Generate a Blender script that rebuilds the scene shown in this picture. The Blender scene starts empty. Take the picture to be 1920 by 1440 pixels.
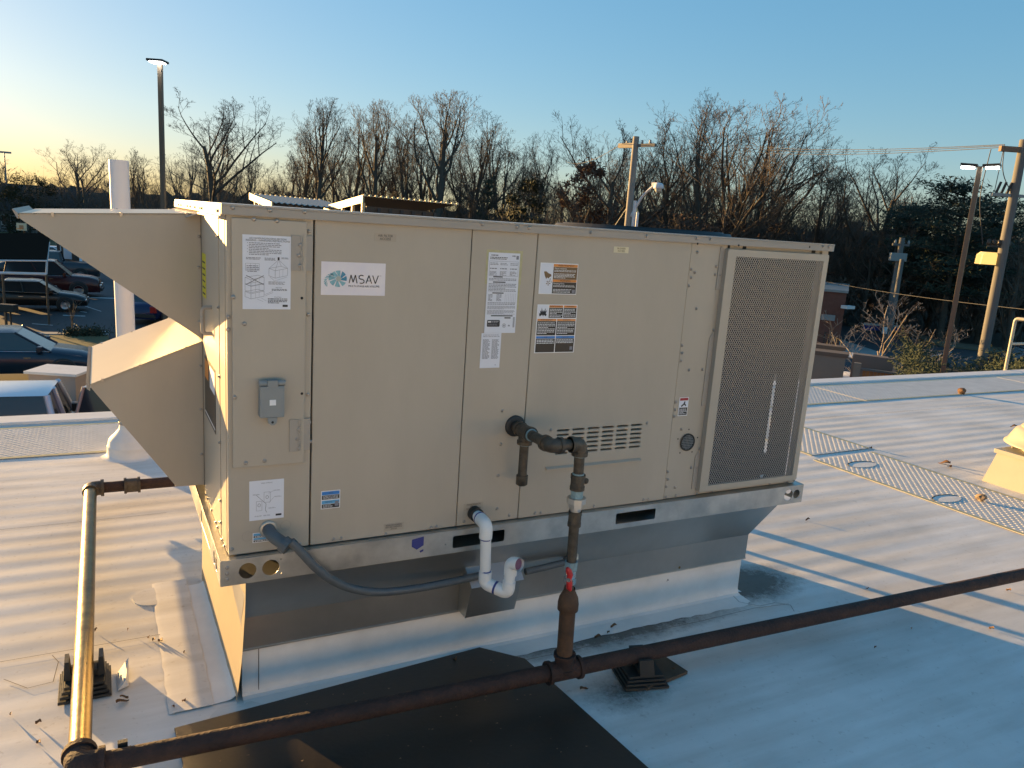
import bpy, bmesh, math, random
from mathutils import Vector, Matrix
random.seed(7)
S = bpy.context.scene
COL = S.collection
PI = math.pi
# ------------------------------------------------------------------ camera
CAM = Vector((-0.2947, -2.2073, 0.9967))
YAW, PIT, ROL, FPX = -0.4902, -0.2053, -0.0683, 1463.6
RM = (Matrix.Rotation(YAW, 3, 'Z') @ Matrix.Rotation(PIT, 3, 'X') @ Matrix.Rotation(ROL, 3, 'Y'))
cd = bpy.data.cameras.new('camera'); cam = bpy.data.objects.new('camera', cd); COL.objects.link(cam)
m = Matrix.Identity(4)
rx, fw, up = RM.col[0], RM.col[1], RM.col[2]
for i in range(3):
    m[i][0] = rx[i]; m[i][1] = up[i]; m[i][2] = -fw[i]; m[i][3] = CAM[i]
cam.matrix_world = m
cd.sensor_width = 36; cd.lens = FPX / 1920 * 36; cd.clip_end = 3000; cd.clip_start = 0.05
S.camera = cam
# ------------------------------------------------------------------ sky, sun, exposure
SUN_EL = math.radians(5.2); SUN_AZ = math.radians(26.5)      # azimuth measured from +Y towards -X
w = bpy.data.worlds.new("World"); S.world = w; w.use_nodes = True
nt = w.node_tree; nt.nodes.clear()
sky = nt.nodes.new('ShaderNodeTexSky'); sky.sky_type = 'NISHITA'; sky.sun_disc = False
sky.sun_elevation = SUN_EL; sky.sun_rotation = -SUN_AZ
sky.altitude = 0; sky.air_density = 1.0; sky.dust_density = 0.8; sky.ozone_density = 3.8
bg = nt.nodes.new('ShaderNodeBackground'); bg.inputs[1].default_value = 0.116
wo = nt.nodes.new('ShaderNodeOutputWorld')
gm = nt.nodes.new('ShaderNodeGamma'); gm.inputs[1].default_value = 0.47
hs_ = nt.nodes.new('ShaderNodeHueSaturation'); hs_.inputs['Saturation'].default_value = 1.42
nt.links.new(sky.outputs[0], gm.inputs[0]); nt.links.new(gm.outputs[0], hs_.inputs['Color']); nt.links.new(hs_.outputs[0], bg.inputs[0]); nt.links.new(bg.outputs[0], wo.inputs[0])
sl = bpy.data.lights.new('sun', 'SUN'); sl.energy = 4.2; sl.angle = math.radians(0.5); sl.color = (1, 0.60, 0.22)
so = bpy.data.objects.new('sun', sl); COL.objects.link(so)
sdir = Vector((-math.sin(SUN_AZ) * math.cos(SUN_EL), math.cos(SUN_AZ) * math.cos(SUN_EL), math.sin(SUN_EL)))
so.rotation_euler = sdir.to_track_quat('Z', 'Y').to_euler()
S.view_settings.view_transform = 'Standard'; S.view_settings.look = 'None'
S.view_settings.exposure = 2.03; S.view_settings.gamma = 1; S.view_settings.use_curve_mapping = False
S.render.engine = 'CYCLES'

DECK = -0.551; GZ = -4.6

def ray(u, v=None):
    if v is None: v = 414.6 + 0.06845 * (u - 960)          # the horizon
    return RM @ Vector(((u - 960) / FPX, 1, -(v - 720) / FPX))
def gp(u, D, z=GZ):
    d = ray(u); k = D / math.hypot(d.x, d.y)
    return Vector((CAM.x + d.x * k, CAM.y + d.y * k, z))
def at(u, v, D):
    d = ray(u, v); k = D / math.hypot(d.x, d.y)
    return CAM + d * k
def onz(u, v, z):
    d = ray(u, v); return CAM + d * ((z - CAM.z) / d.z)

# ------------------------------------------------------------------ materials
def mat(name, col, rough=0.6, metal=0.0, noise=0.0, nscale=8, bump=0.0, bscale=60, col2=None, spec=0.5, stretch=None, rvar=0.0, emit=None, coords='Object'):
    M = bpy.data.materials.new(name); M.use_nodes = True
    N = M.node_tree; b = N.nodes['Principled BSDF']
    b.inputs['Base Color'].default_value = (*col, 1); b.inputs['Roughness'].default_value = rough
    b.inputs['Metallic'].default_value = metal; b.inputs['Specular IOR Level'].default_value = spec
    tc = N.nodes.new('ShaderNodeTexCoord'); src = tc.outputs[coords]
    if stretch:
        mp = N.nodes.new('ShaderNodeMapping'); mp.inputs['Scale'].default_value = stretch
        N.links.new(src, mp.inputs[0]); src = mp.outputs[0]
    if noise or col2 or rvar:
        n = N.nodes.new('ShaderNodeTexNoise'); n.inputs['Scale'].default_value = nscale; n.inputs['Detail'].default_value = 6; n.inputs['Roughness'].default_value = .65
        N.links.new(src, n.inputs['Vector'])
        r = N.nodes.new('ShaderNodeValToRGB'); r.color_ramp.elements[0].position = .32; r.color_ramp.elements[1].position = .68
        c2 = col2 if col2 else tuple(c * (1 - noise) for c in col)
        r.color_ramp.elements[0].color = (*c2, 1); r.color_ramp.elements[1].color = (*col, 1)
        N.links.new(n.outputs[0], r.inputs[0]); N.links.new(r.outputs[0], b.inputs['Base Color'])
        if rvar:
            mr = N.nodes.new('ShaderNodeMapRange'); mr.inputs['To Min'].default_value = rough - rvar; mr.inputs['To Max'].default_value = rough + rvar
            N.links.new(n.outputs[0], mr.inputs[0]); N.links.new(mr.outputs[0], b.inputs['Roughness'])
    if bump:
        n2 = N.nodes.new('ShaderNodeTexNoise'); n2.inputs['Scale'].default_value = bscale; n2.inputs['Detail'].default_value = 4
        N.links.new(src, n2.inputs['Vector'])
        bp = N.nodes.new('ShaderNodeBump'); bp.inputs['Strength'].default_value = bump; bp.inputs['Distance'].default_value = .01
        N.links.new(n2.outputs[0], bp.inputs['Height']); N.links.new(bp.outputs[0], b.inputs['Normal'])
    if emit:
        b.inputs['Emission Color'].default_value = (*emit[0], 1); b.inputs['Emission Strength'].default_value = emit[1]
    return M

TAN = mat('tan_paint', (.455, .395, .315), .44, noise=.11, nscale=1.7, bump=.14, bscale=2.2, rvar=.07, stretch=(2.2, 2.2, .7))
TAN2 = mat('tan_paint_trim', (.40, .355, .30), .5, spec=.25, noise=.08, nscale=5)
TANIN = mat('dark_interior', (.02, .02, .02), .8)
GALV = mat('galvanised_steel', (.60, .60, .57), .36, metal=.9, noise=.28, nscale=11, bump=.05, bscale=9, rvar=.12)
GALV2 = mat('galvanised_sheet', (.50, .50, .48), .34, metal=.85, noise=.22, nscale=3, bump=.08, bscale=3, rvar=.08)
def curb_membrane():
    M = mat('curb_membrane', (.82, .80, .77), .65, noise=.2, nscale=3, bump=.10, bscale=14, spec=.3); return M
CURBM = curb_membrane()
PVC = mat('white_pvc', (.78, .78, .76), .35, noise=.04)
PVCP = mat('purple_primer', (.18, .08, .14), .5)
BLUEP = mat('blue_pvc_cement', (.04, .06, .25), .4)
GREYP = mat('grey_conduit', (.10, .115, .125), .42, noise=.25, nscale=30)
GREYB = mat('grey_box', (.25, .27, .27), .5, noise=.06)
BLK = mat('black_rubber', (.028, .028, .026), .55, noise=.3, nscale=9, bump=.1)
RUST = mat('rusty_pipe', (.055, .026, .018), .8, col2=(.024, .014, .012), nscale=16, bump=.5, bscale=90)
RUST2 = mat('rusty_brown_riser', (.11, .058, .03), .75, col2=(.065, .035, .02), nscale=25, bump=.3, bscale=120)
BRASS = mat('yellowed_galvanised_pipe', (.26, .21, .10), .38, metal=.8, col2=(.15, .10, .045), nscale=14, bump=.12, bscale=50, rvar=.12)
BLKPIPE = mat('weathered_black_pipe', (.11, .09, .065), .5, metal=.3, col2=(.05, .04, .03), nscale=40, bump=.3, bscale=90)
PATINA = mat('pipe_joint_compound', (.28, .40, .42), .6, noise=.3, nscale=60)
RED = mat('red_handle', (.55, .03, .03), .4)
CHROME = mat('silver_valve', (.7, .7, .68), .25, metal=.9, noise=.2, nscale=60)
PAPER = mat('white_paper', (.74, .75, .80), .55, noise=.03)
GLOSSW = mat('glossy_white_label', (.75, .72, .74), .25, col2=(.66, .64, .72), nscale=9)
INK = mat('black_ink', (.03, .03, .035), .5)
INKG = mat('grey_ink', (.22, .22, .25), .6)
ORANGE = mat('orange_ink', (.75, .27, .05), .5)
BROWNI = mat('bronze_ink', (.17, .10, .045), .35, noise=.2, nscale=30)
DARKI = mat('dark_brown_ink', (.035, .028, .024), .4)
BLUEI = mat('blue_ink', (.03, .20, .55), .5)
SKYI = mat('light_blue_ink', (.10, .36, .62), .5)
WHITEI = mat('white_ink', (.8, .8, .8), .5)
TEAL1 = mat('pale_teal_ink', (.22, .48, .55), .4, noise=.3, nscale=120)
TEAL2 = mat('deep_teal_ink', (.02, .22, .36), .4)
GREYI = mat('logo_hub_ink', (.38, .42, .38), .4)
CREAM = mat('cream_label', (.68, .60, .40), .5)
YTAPE = mat('yellowed_tape', (.50, .46, .26), .4, noise=.2, nscale=40)
FADED = mat('faded_clear_label', (.40, .34, .265), .4)
YELLOW = mat('yellow_label', (.62, .58, .02), .5)
REDI = mat('dark_red_ink', (.35, .02, .03), .5)
TAPE = mat('blue_tape', (.035, .045, .22), .5)
STEELS = mat('screw_steel', (.40, .36, .32), .35, metal=.7)
MESHM = mat('guard_mesh_metal', (.40, .40, .39), .4, metal=.5)
COILM = mat('coil_fins', (.012, .013, .014), .6, spec=.2, noise=.5, nscale=3)
GLASS = mat('dark_glass', (.03, .035, .04), .12, spec=.8)
PADM = mat('walkway_pad', (.68, .66, .62), .75, noise=.15, nscale=6, spec=.15)
PADE = mat('walkway_pad_edge', (.50, .46, .27), .7, noise=.25, nscale=12)
WHITEM = mat('white_coping', (.76, .75, .73), .7, spec=.2, noise=.1, nscale=5)
WHITEP = mat('white_painted_pipe', (.72, .71, .72), .5, noise=.05, nscale=5)
MATM = mat('black_rubber_mat', (.040, .027, .019), .40, col2=(.030, .022, .017), nscale=2.2, bump=.06, bscale=60, rvar=.08)
FANM = mat('cream_spun_metal', (.40, .37, .29), .35, noise=.06)
FANC = mat('cream_curb', (.40, .37, .30), .6, noise=.08, nscale=6)
LEAF = mat('dry_leaf', (.20, .10, .04), .8, noise=.4, nscale=50)
STONE = mat('stone', (.30, .21, .13), .8, noise=.4, nscale=40, bump=.3)
ASPH = mat('asphalt', (.055, .060, .065), .8, col2=(.042, .045, .048), nscale=.35, bump=.2, bscale=30)
GRASS = mat('winter_grass', (.115, .11, .045), .95, col2=(.07, .075, .03), nscale=.9, bump=.5, bscale=20)
EARTH = mat('woodland_floor', (.07, .055, .035), .95, col2=(.04, .035, .025), nscale=.3)
CONC = mat('concrete_kerb', (.32, .31, .29), .85, noise=.15, nscale=2)
LINE = mat('white_road_paint', (.6, .6, .6), .7, noise=.4, nscale=6)
BARK = mat('bark', (.105, .085, .065), .9, noise=.35, nscale=3)
TWIG = mat('twigs', (.115, .095, .075), .9)
BARKR = mat('sunlit_bark', (.10, .078, .058), .9, noise=.3, nscale=3)  # right-hand trees: bark and twig copies with the low sun's warmth in their colour
TWIGR = mat('sunlit_twigs', (.12, .09, .066), .9)
RLEAF = mat('dead_brown_leaves', (.10, .05, .028), .9, noise=.4, nscale=2)
IVY = mat('ivy_leaves', (.035, .045, .018), .8, noise=.4, nscale=2)
PINE = mat('pine_needles', (.030, .042, .020), .85, noise=.4, nscale=2)
JUN = mat('juniper_foliage', (.028, .045, .020), .85, col2=(.038, .048, .022), nscale=3)
PALEB = mat('pale_bark', (.36, .30, .24), .9, noise=.2, nscale=8)
BRICK = mat('red_brick', (.20, .075, .05), .85, noise=.25, nscale=5)
ENCL = mat('tan_masonry', (.27, .235, .19), .85, noise=.08, nscale=4)
CEDAR = mat('orange_cedar', (.40, .18, .06), .7, col2=(.22, .09, .03), nscale=3, stretch=(12, 12, .6))
POLEW = mat('weathered_wood_pole', (.17, .165, .155), .9, noise=.25, nscale=5, stretch=(8, 8, .5))
DKMET = mat('dark_bronze_pole', (.035, .03, .026), .42, metal=.2)
BRZ = mat('bronze_painted_pole', (.13, .10, .07), .45)
LEDM = mat('lit_led_panel', (.9, .9, .9), .5, emit=((1, .97, .9), 6))
SHEDM = mat('lean_to_metal', (.30, .27, .22), .45, noise=.1)
SHEDD = mat('lean_to_dark_panels', (.05, .045, .04), .6)
SHEDL = mat('sunlit_trim', (.62, .52, .30), .5)  # pale gold: sunlight on fascia and corrugation ends put into the colour
WIRE = mat('cable', (.04, .04, .045), .6)
HOUSEW = mat('grey_siding', (.18, .18, .18), .8)
ROOFS = mat('dark_shingles', (.05, .05, .05), .9, noise=.2)
CANOPY = mat('dark_canopy_in_shade', (.012, .014, .013), 1.0, spec=0.0)  # dark cloth, kept near black and sheenless to hold the trees' shade
REDL = mat('tail_lamp', (.35, .01, .01), .3)
CHR = mat('bright_trim', (.6, .6, .6), .2, metal=1)
TYRE = mat('tyre', (.02, .02, .02), .8)
RIM = mat('rim', (.35, .35, .36), .35, metal=.8)

def membrane():
    M = bpy.data.materials.new('roof_membrane'); M.use_nodes = True; N = M.node_tree; L = N.links; b = N.nodes['Principled BSDF']
    b.inputs['Roughness'].default_value = .75; b.inputs['Specular IOR Level'].default_value = .2
    tc = N.nodes.new('ShaderNodeTexCoord'); o = tc.outputs['Object']
    def noise(sc, det=6, st=None, rg=.6):
        n = N.nodes.new('ShaderNodeTexNoise'); n.inputs['Scale'].default_value = sc; n.inputs['Detail'].default_value = det; n.inputs['Roughness'].default_value = rg
        if st:
            mp = N.nodes.new('ShaderNodeMapping'); mp.inputs['Scale'].default_value = st; L.new(o, mp.inputs[0]); L.new(mp.outputs[0], n.inputs['Vector'])
        else: L.new(o, n.inputs['Vector'])
        return n.outputs[0]
    def ramp(x, a, c, ca, cb):
        r = N.nodes.new('ShaderNodeValToRGB'); r.color_ramp.elements[0].position = a; r.color_ramp.elements[1].position = c
        r.color_ramp.elements[0].color = (*ca, 1); r.color_ramp.elements[1].color = (*cb, 1); L.new(x, r.inputs[0]); return r.outputs[0]
    def mix(kind, f, a, c):
        x = N.nodes.new('ShaderNodeMixRGB'); x.blend_type = kind
        if isinstance(f, float): x.inputs[0].default_value = f
        else: L.new(f, x.inputs[0])
        L.new(a, x.inputs[1]); L.new(c, x.inputs[2]); return x.outputs[0]
    base = ramp(noise(1.3, 8), .3, .7, (.61, .60, .575), (.81, .795, .765))
    streak = ramp(noise(3.5, 6, (.35, 3.0, 1)), .33, .60, (.80, .78, .75), (1, 1, 1))
    c = mix('MULTIPLY', .8, base, streak)
    sp = ramp(noise(38, 3), .62, .72, (1, 1, 1), (.62, .58, .54))
    c = mix('MULTIPLY', .45, c, sp)
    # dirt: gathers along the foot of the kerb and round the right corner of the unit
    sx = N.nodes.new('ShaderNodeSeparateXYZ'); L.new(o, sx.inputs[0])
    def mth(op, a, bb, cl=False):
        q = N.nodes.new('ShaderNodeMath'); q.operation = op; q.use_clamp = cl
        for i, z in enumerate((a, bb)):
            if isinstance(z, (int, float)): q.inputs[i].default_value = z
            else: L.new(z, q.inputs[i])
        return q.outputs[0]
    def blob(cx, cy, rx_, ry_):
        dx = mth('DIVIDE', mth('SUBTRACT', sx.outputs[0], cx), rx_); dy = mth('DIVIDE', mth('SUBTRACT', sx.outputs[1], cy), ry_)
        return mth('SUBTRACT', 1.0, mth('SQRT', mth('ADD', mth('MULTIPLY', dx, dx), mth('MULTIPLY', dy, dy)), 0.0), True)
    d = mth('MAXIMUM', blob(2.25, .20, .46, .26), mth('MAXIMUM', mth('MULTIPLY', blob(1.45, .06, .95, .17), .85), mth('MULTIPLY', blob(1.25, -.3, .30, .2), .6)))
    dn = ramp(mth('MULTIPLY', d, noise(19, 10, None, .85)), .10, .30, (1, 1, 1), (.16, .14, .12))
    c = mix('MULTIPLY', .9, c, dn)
    L.new(c, b.inputs['Base Color'])
    bp = N.nodes.new('ShaderNodeBump'); bp.inputs['Strength'].default_value = .14; bp.inputs['Distance'].default_value = .006
    L.new(noise(6, 5), bp.inputs['Height']); L.new(bp.outputs[0], b.inputs['Normal'])
    return M
MEMB = membrane()

# ------------------------------------------------------------------ mesh helpers
def link(o, parent=None):
    COL.objects.link(o)
    if parent is not None: o.parent = parent
    return o
def tag(o, label=None, cat=None, group=None, kind=None):
    if label: o['label'] = label
    if cat: o['category'] = cat
    if group: o['group'] = group
    if kind: o['kind'] = kind
    return o
def thing(name, label, cat, loc=(0, 0, 0), rz=0, group=None):
    o = bpy.data.objects.new(name, None); o.empty_display_size = .2; link(o); o.location = loc; o.rotation_euler = (0, 0, rz)
    return tag(o, label, cat, group)
class MB:
    def __init__(s): s.v = []; s.f = []; s.mi = []; s.mats = []; s.sm = []
    def m(s, mt):
        if mt not in s.mats: s.mats.append(mt)
        return s.mats.index(mt)
    def poly(s, pts, faces, mt, smooth=False):
        b = len(s.v); s.v += [tuple(p) for p in pts]; k = s.m(mt)
        for f in faces: s.f.append([b + i for i in f]); s.mi.append(k); s.sm.append(smooth)
        return s
    def box(s, a, c, mt):
        x0, y0, z0 = a; x1, y1, z1 = c
        return s.poly([(x0, y0, z0), (x1, y0, z0), (x1, y1, z0), (x0, y1, z0), (x0, y0, z1), (x1, y0, z1), (x1, y1, z1), (x0, y1, z1)],
                      [(0, 3, 2, 1), (4, 5, 6, 7), (0, 1, 5, 4), (1, 2, 6, 5), (2, 3, 7, 6), (3, 0, 4, 7)], mt)
    def tube(s, pts, r, mt, n=12, cap=True, smooth=True):
        pts = [Vector(p) for p in pts]; rs = r if isinstance(r, (list, tuple)) else [r] * len(pts)
        P = []; up_ = None
        for i, p in enumerate(pts):
            t = (pts[min(i + 1, len(pts) - 1)] - pts[max(i - 1, 0)])
            if t.length < 1e-9: t = Vector((0, 0, 1))
            t.normalize()
            if up_ is None: up_ = t.orthogonal()
            up_ = (up_ - t * up_.dot(t))
            if up_.length < 1e-6: up_ = t.orthogonal()
            up_.normalize(); sd = t.cross(up_)
            for k in range(n):
                a = 2 * PI * k / n; P.append(p + (up_ * math.cos(a) + sd * math.sin(a)) * rs[i])
        F = []
        for i in range(len(pts) - 1):
            for k in range(n):
                k2 = (k + 1) % n; F.append((i * n + k, i * n + k2, (i + 1) * n + k2, (i + 1) * n + k))
        s.poly(P, F, mt, smooth)
        if cap:
            b = len(pts) - 1
            s.poly(P[:n], [tuple(range(n - 1, -1, -1))], mt); s.poly(P[b * n:], [tuple(range(n))], mt)
        return s
    def lathe(s, c, prof, mt, n=32, axis='Z', smooth=True):
        P = []
        for r, h in prof:
            for k in range(n):
                a = 2 * PI * k / n; q = (r * math.cos(a), r * math.sin(a), h)
                if axis == 'Y': q = (q[0], q[2], q[1])
                if axis == 'X': q = (q[2], q[0], q[1])
                P.append((c[0] + q[0], c[1] + q[1], c[2] + q[2]))
        F = [(i * n + k, i * n + (k + 1) % n, (i + 1) * n + (k + 1) % n, (i + 1) * n + k) for i in range(len(prof) - 1) for k in range(n)]
        return s.poly(P, F, mt, smooth)
    def prism(s, pts, off, mt):
        n = len(pts); o = Vector(off); A = [Vector(p) for p in pts]; B = [p + o for p in A]
        F = [tuple(range(n)), tuple(range(2 * n - 1, n - 1, -1))] + [(i, i + n, (i + 1) % n + n, (i + 1) % n) for i in range(n)]
        return s.poly(A + B, F, mt)
    def mesh(s, name):
        me = bpy.data.meshes.new(name); me.from_pydata(s.v, [], s.f)
        for mt in s.mats: me.materials.append(mt)
        me.polygons.foreach_set('material_index', s.mi); me.polygons.foreach_set('use_smooth', s.sm)
        me.update(); return me
    def build(s, name, parent=None, bevel=0, fix=False):
        me = s.mesh(name)
        if fix:
            bm = bmesh.new(); bm.from_mesh(me); bmesh.ops.recalc_face_normals(bm, faces=bm.faces); bm.to_mesh(me); bm.free()
        o = bpy.data.objects.new(name, me); link(o, parent)
        if bevel:
            bm = bmesh.new(); bm.from_mesh(me); bmesh.ops.remove_doubles(bm, verts=bm.verts, dist=1e-6)
            bmesh.ops.bevel(bm, geom=[e for e in bm.edges if e.calc_face_angle(0) > .5], offset=bevel, segments=2, affect='EDGES', profile=.7)
            for f in bm.faces: f.smooth = False
            bm.to_mesh(me); bm.free()
        return o
def curve_plate(name, outline, holes, thick, mt, parent, conv):
    """flat plate with real holes: 2D outlines -> mesh; conv maps (a, b, t) to 3D"""
    cu = bpy.data.curves.new('tmp', 'CURVE'); cu.dimensions = '2D'; cu.fill_mode = 'BOTH'; cu.extrude = thick / 2
    for pts in [outline] + holes:
        sp = cu.splines.new('POLY'); sp.points.add(len(pts) - 1); sp.use_cyclic_u = True
        for p, q in zip(sp.points, pts): p.co = (q[0], q[1], 0, 1)
    o = bpy.data.objects.new('tmp', cu); COL.objects.link(o); dg = bpy.context.evaluated_depsgraph_get(); dg.update()
    me = bpy.data.meshes.new_from_object(o.evaluated_get(dg)); me.name = name
    bpy.data.objects.remove(o); bpy.data.curves.remove(cu)
    for v in me.vertices: v.co = conv(v.co.x, v.co.y, v.co.z)
    bm = bmesh.new(); bm.from_mesh(me); bmesh.ops.remove_doubles(bm, verts=bm.verts, dist=1e-6); bmesh.ops.recalc_face_normals(bm, faces=bm.faces); bm.to_mesh(me); bm.free()
    me.materials.clear(); me.materials.append(mt)
    return link(bpy.data.objects.new(name, me), parent)
def circ(cx, cz, r, n=24): return [(cx + r * math.cos(2 * PI * k / n), cz + r * math.sin(2 * PI * k / n)) for k in range(n)]
def rrect(x0, z0, x1, z1, r, n=4):
    P = []
    for (cx, cz, a0) in ((x1 - r, z1 - r, 0), (x0 + r, z1 - r, 90), (x0 + r, z0 + r, 180), (x1 - r, z0 + r, 270)):
        for k in range(n + 1):
            a = math.radians(a0 + 90 * k / n); P.append((cx + r * math.cos(a), cz + r * math.sin(a)))
    return P
def dup(o, parent=None, **kw):
    c = o.copy(); link(c, parent)
    for ch in o.children: dup(ch, c)
    for k, v in kw.items(): c[k] = v
    return c
def arc_pts(path, R=.03, n=5):
    """round the corners of a polyline"""
    P = [Vector(p) for p in path]; out = [P[0]]
    for i in range(1, len(P) - 1):
        a = (P[i - 1] - P[i]); b = (P[i + 1] - P[i]); r = min(R, a.length * .49, b.length * .49); a.normalize(); b.normalize()
        p0 = P[i] + a * r; p1 = P[i] + b * r
        for k in range(n + 1):
            t = k / n; out.append(p0 * (1 - t) ** 2 + P[i] * 2 * t * (1 - t) + p1 * t * t)
    return out + [P[-1]]
_fc = {}
def text_geo(txt):
    if txt in _fc: return _fc[txt]
    cu = bpy.data.curves.new('t', 'FONT'); cu.body = txt; cu.size = 1; cu.align_x = 'CENTER'; cu.align_y = 'CENTER'; cu.resolution_u = 2
    o = bpy.data.objects.new('t', cu); COL.objects.link(o); dg = bpy.context.evaluated_depsgraph_get(); dg.update()
    me = bpy.data.meshes.new_from_object(o.evaluated_get(dg))
    V = [(v.co.x, v.co.y) for v in me.vertices]; F = [tuple(p.vertices) for p in me.polygons]
    bpy.data.objects.remove(o); bpy.data.curves.remove(cu); bpy.data.meshes.remove(me)
    _fc[txt] = (V, F); return V, F

# ------------------------------------------------------------------ setting: roof, building, ground
def roof():
    X0, X1, Y0, Y1 = -9.0, 20.0, -7.2, 3.74
    xs = [X0 + .5 * i for i in range(int((-3 - X0) / .5))]; x = -3.0
    while x < 8: xs.append(x); x += .06
    while x < X1: xs.append(x); x += .4
    xs.append(X1)
    ys = []; y = Y0
    while y < -2.0: ys.append(y); y += .4
    while y < Y1: ys.append(y); y += .0155
    ys.append(Y1)
    rr = random.Random(3); ph = [(rr.uniform(.4, 2.4), rr.uniform(.5, 3), rr.uniform(0, 6)) for _ in range(6)]
    V = []
    for yy in ys:
        k = min(max((yy + .35) / .6, 0), 1); k = k * k * (3 - 2 * k)
        for xx in xs:
            wob = .012 * math.sin(1.3 * xx + 2) + .006 * math.sin(4.1 * xx + yy * 2)
            amp = .00046 * (1 + .45 * math.sin(.9 * xx + yy * 1.7) + .3 * math.sin(2.7 * xx - yy * 3.1 + 1)) * k
            c = math.cos(2 * PI * (yy + wob) / .146)
            h = amp * (c + .25 * c * abs(c))
            for a, b, q in ph: h += .00035 * math.sin(a * 2.2 * xx + b * 1.8 * yy + q)
            if xx > 2.0 and yy > 0: h += 0
            V.append((xx, yy, DECK + h))
    nx = len(xs); F = [(j * nx + i, j * nx + i + 1, (j + 1) * nx + i + 1, (j + 1) * nx + i) for j in range(len(ys) - 1) for i in range(nx - 1)]
    o = MB().poly(V, F, MEMB, True).build('roof_deck'); tag(o, kind='structure')
roof()
bld = thing('flat_roofed_building', 'low building whose white flat roof carries the tan unit, seen only by its roof edge', 'building', (5, 0, GZ))
MB().box((-14, 3.76, .02), (15, 3.90, 4.04), BRICK).box((-14, -7.29, .02), (-13.86, 3.75, 4.04), BRICK).box((14.86, -7.29, .02), (15, 3.75, 4.04), BRICK).box((-13.85, -7.5, .02), (14.85, -7.3, 5.3), BRICK).build('wall', bld)
MB().box((-13.8, -7.29, 4.05), (14.8, -7.2, 5.25), mat('bounce_parapet_grey', (.58, .58, .58), .8)).box((-14, -7.55, 5.32), (15, -7.15, 5.4), WHITEM).build('bounce_parapet', bld)  # unseen parapet added behind the camera to bounce warm sunlight onto the unit
MB().box((-14, 3.742, 4.035), (15, 3.93, 4.066), WHITEM).box((-14, 3.934, 3.93), (15, 3.945, 4.06), WHITEM).build('coping', bld, bevel=.006)

def sheet(name, pts, z, mt, thick=.0, kind='structure'):
    mb = MB()
    P = [Vector((p[0], p[1], z)) for p in pts]
    if thick: mb.prism([p - Vector((0, 0, thick)) for p in P], (0, 0, thick), mt)
    else: mb.poly(P, [tuple(range(len(P)))], mt)
    o = mb.build(name, fix=bool(thick)); 
    if not thick:
        me = o.data
        if me.polygons[0].normal.z < 0: me.flip_normals()
    return tag(o, kind=kind)
sheet('ground', [(-900, -900), (900, -900), (900, 1500), (-900, 1500)], GZ - .02, EARTH)
def gz(u, v, z=GZ): p = onz(u, v, z); return (p.x, p.y)
# left: car park, verges
sheet('near_grass', [gz(-300, 900), gz(420, 900), gz(420, 735), gz(230, 725), gz(100, 722), gz(-300, 718)], GZ + .004, GRASS)
sheet('service_road', [gz(-300, 716), gz(100, 721), gz(230, 724), gz(700, 735), gz(700, 660), gz(-300, 654)], GZ + .008, ASPH)
sheet('verge', [gz(-300, 653), gz(160, 656), gz(204, 654), gz(204, 634), gz(-300, 628)], GZ + .10, GRASS, .10)
sheet('kerb', [gz(-300, 627.5), gz(205, 633), gz(205, 629), gz(-300, 623.5)], GZ + .12, CONC, .12)
sheet('car_park', [gz(-400, 623), gz(700, 650), gz(700, 500), gz(300, 482), gz(-400, 455)], GZ + .008, ASPH)
sheet('far_verge', [gz(-400, 454), gz(300, 480), gz(300, 448), gz(-400, 418)], GZ + .05, GRASS, .05)
sheet('far_road', [gz(-500, 417), gz(300, 447), gz(300, 432), gz(-500, 400)], GZ + .006, ASPH)
for (a, b, c) in (((148, 557), (215, 559), 1.6), ((60, 607), (99, 610), 1), ((112, 530), (125, 531), .8), ((155, 621), (205, 622), 1.2), ((150, 584), (163, 586), 1), ((118, 591), (160, 592.5), 1.6), ((160, 574), (190, 584), 1)):
    o = sheet('painted_line', [gz(a[0], a[1]), gz(b[0], b[1]), gz(b[0], b[1] + c), gz(a[0], a[1] + c)], GZ + .016, LINE)
# right: road, drive, pavement
sheet('side_road', [gz(1540, 700), gz(2300, 800), gz(2300, 712), gz(1760, 650), gz(1700, 628), gz(1590, 612), gz(1400, 600), gz(1300, 640)], GZ + .008, ASPH)
sheet('pavement', [gz(1480, 664), gz(1608, 664), gz(1640, 672), gz(1660, 667), gz(1580, 640), gz(1480, 636)], GZ + .09, CONC, .08)
sheet('roadside_kerb', [gz(1590, 611.5), gz(1700, 627.5), gz(1760, 649.5), gz(2300, 711), gz(2300, 703), gz(1765, 642), gz(1703, 622), gz(1592, 607)], GZ + .1, mat('dry_verge', (.17, .15, .10), .9, noise=.2), .09)
for (a, b) in (((1571, 663), (1604, 668)), ((1590, 668), (1615, 676)), ((1745, 668), (1785, 660)), ((1835, 690), (1870, 682))):
    sheet('parking_line', [gz(*a), gz(*b), gz(b[0], b[1] + 1.3), gz(a[0], a[1] + 1.3)], GZ + .016, LINE)

# ------------------------------------------------------------------ the rooftop unit
W, H, D = 2.26, .992, 1.43
U = thing('rooftop_unit', 'large tan packaged air handling unit on the white kerb in the middle', 'air conditioner', (0, 0, DECK))
UZ = -DECK     # parts are built in world numbers and shifted down by the parent's height
def upart(mb, name, bevel=0, fix=False, parent=None, label=None):
    o = mb.build(name, parent or U, bevel, fix)
    if parent is None: o.location = (0, 0, UZ)
    if label: o['label'] = label
    return o
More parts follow.
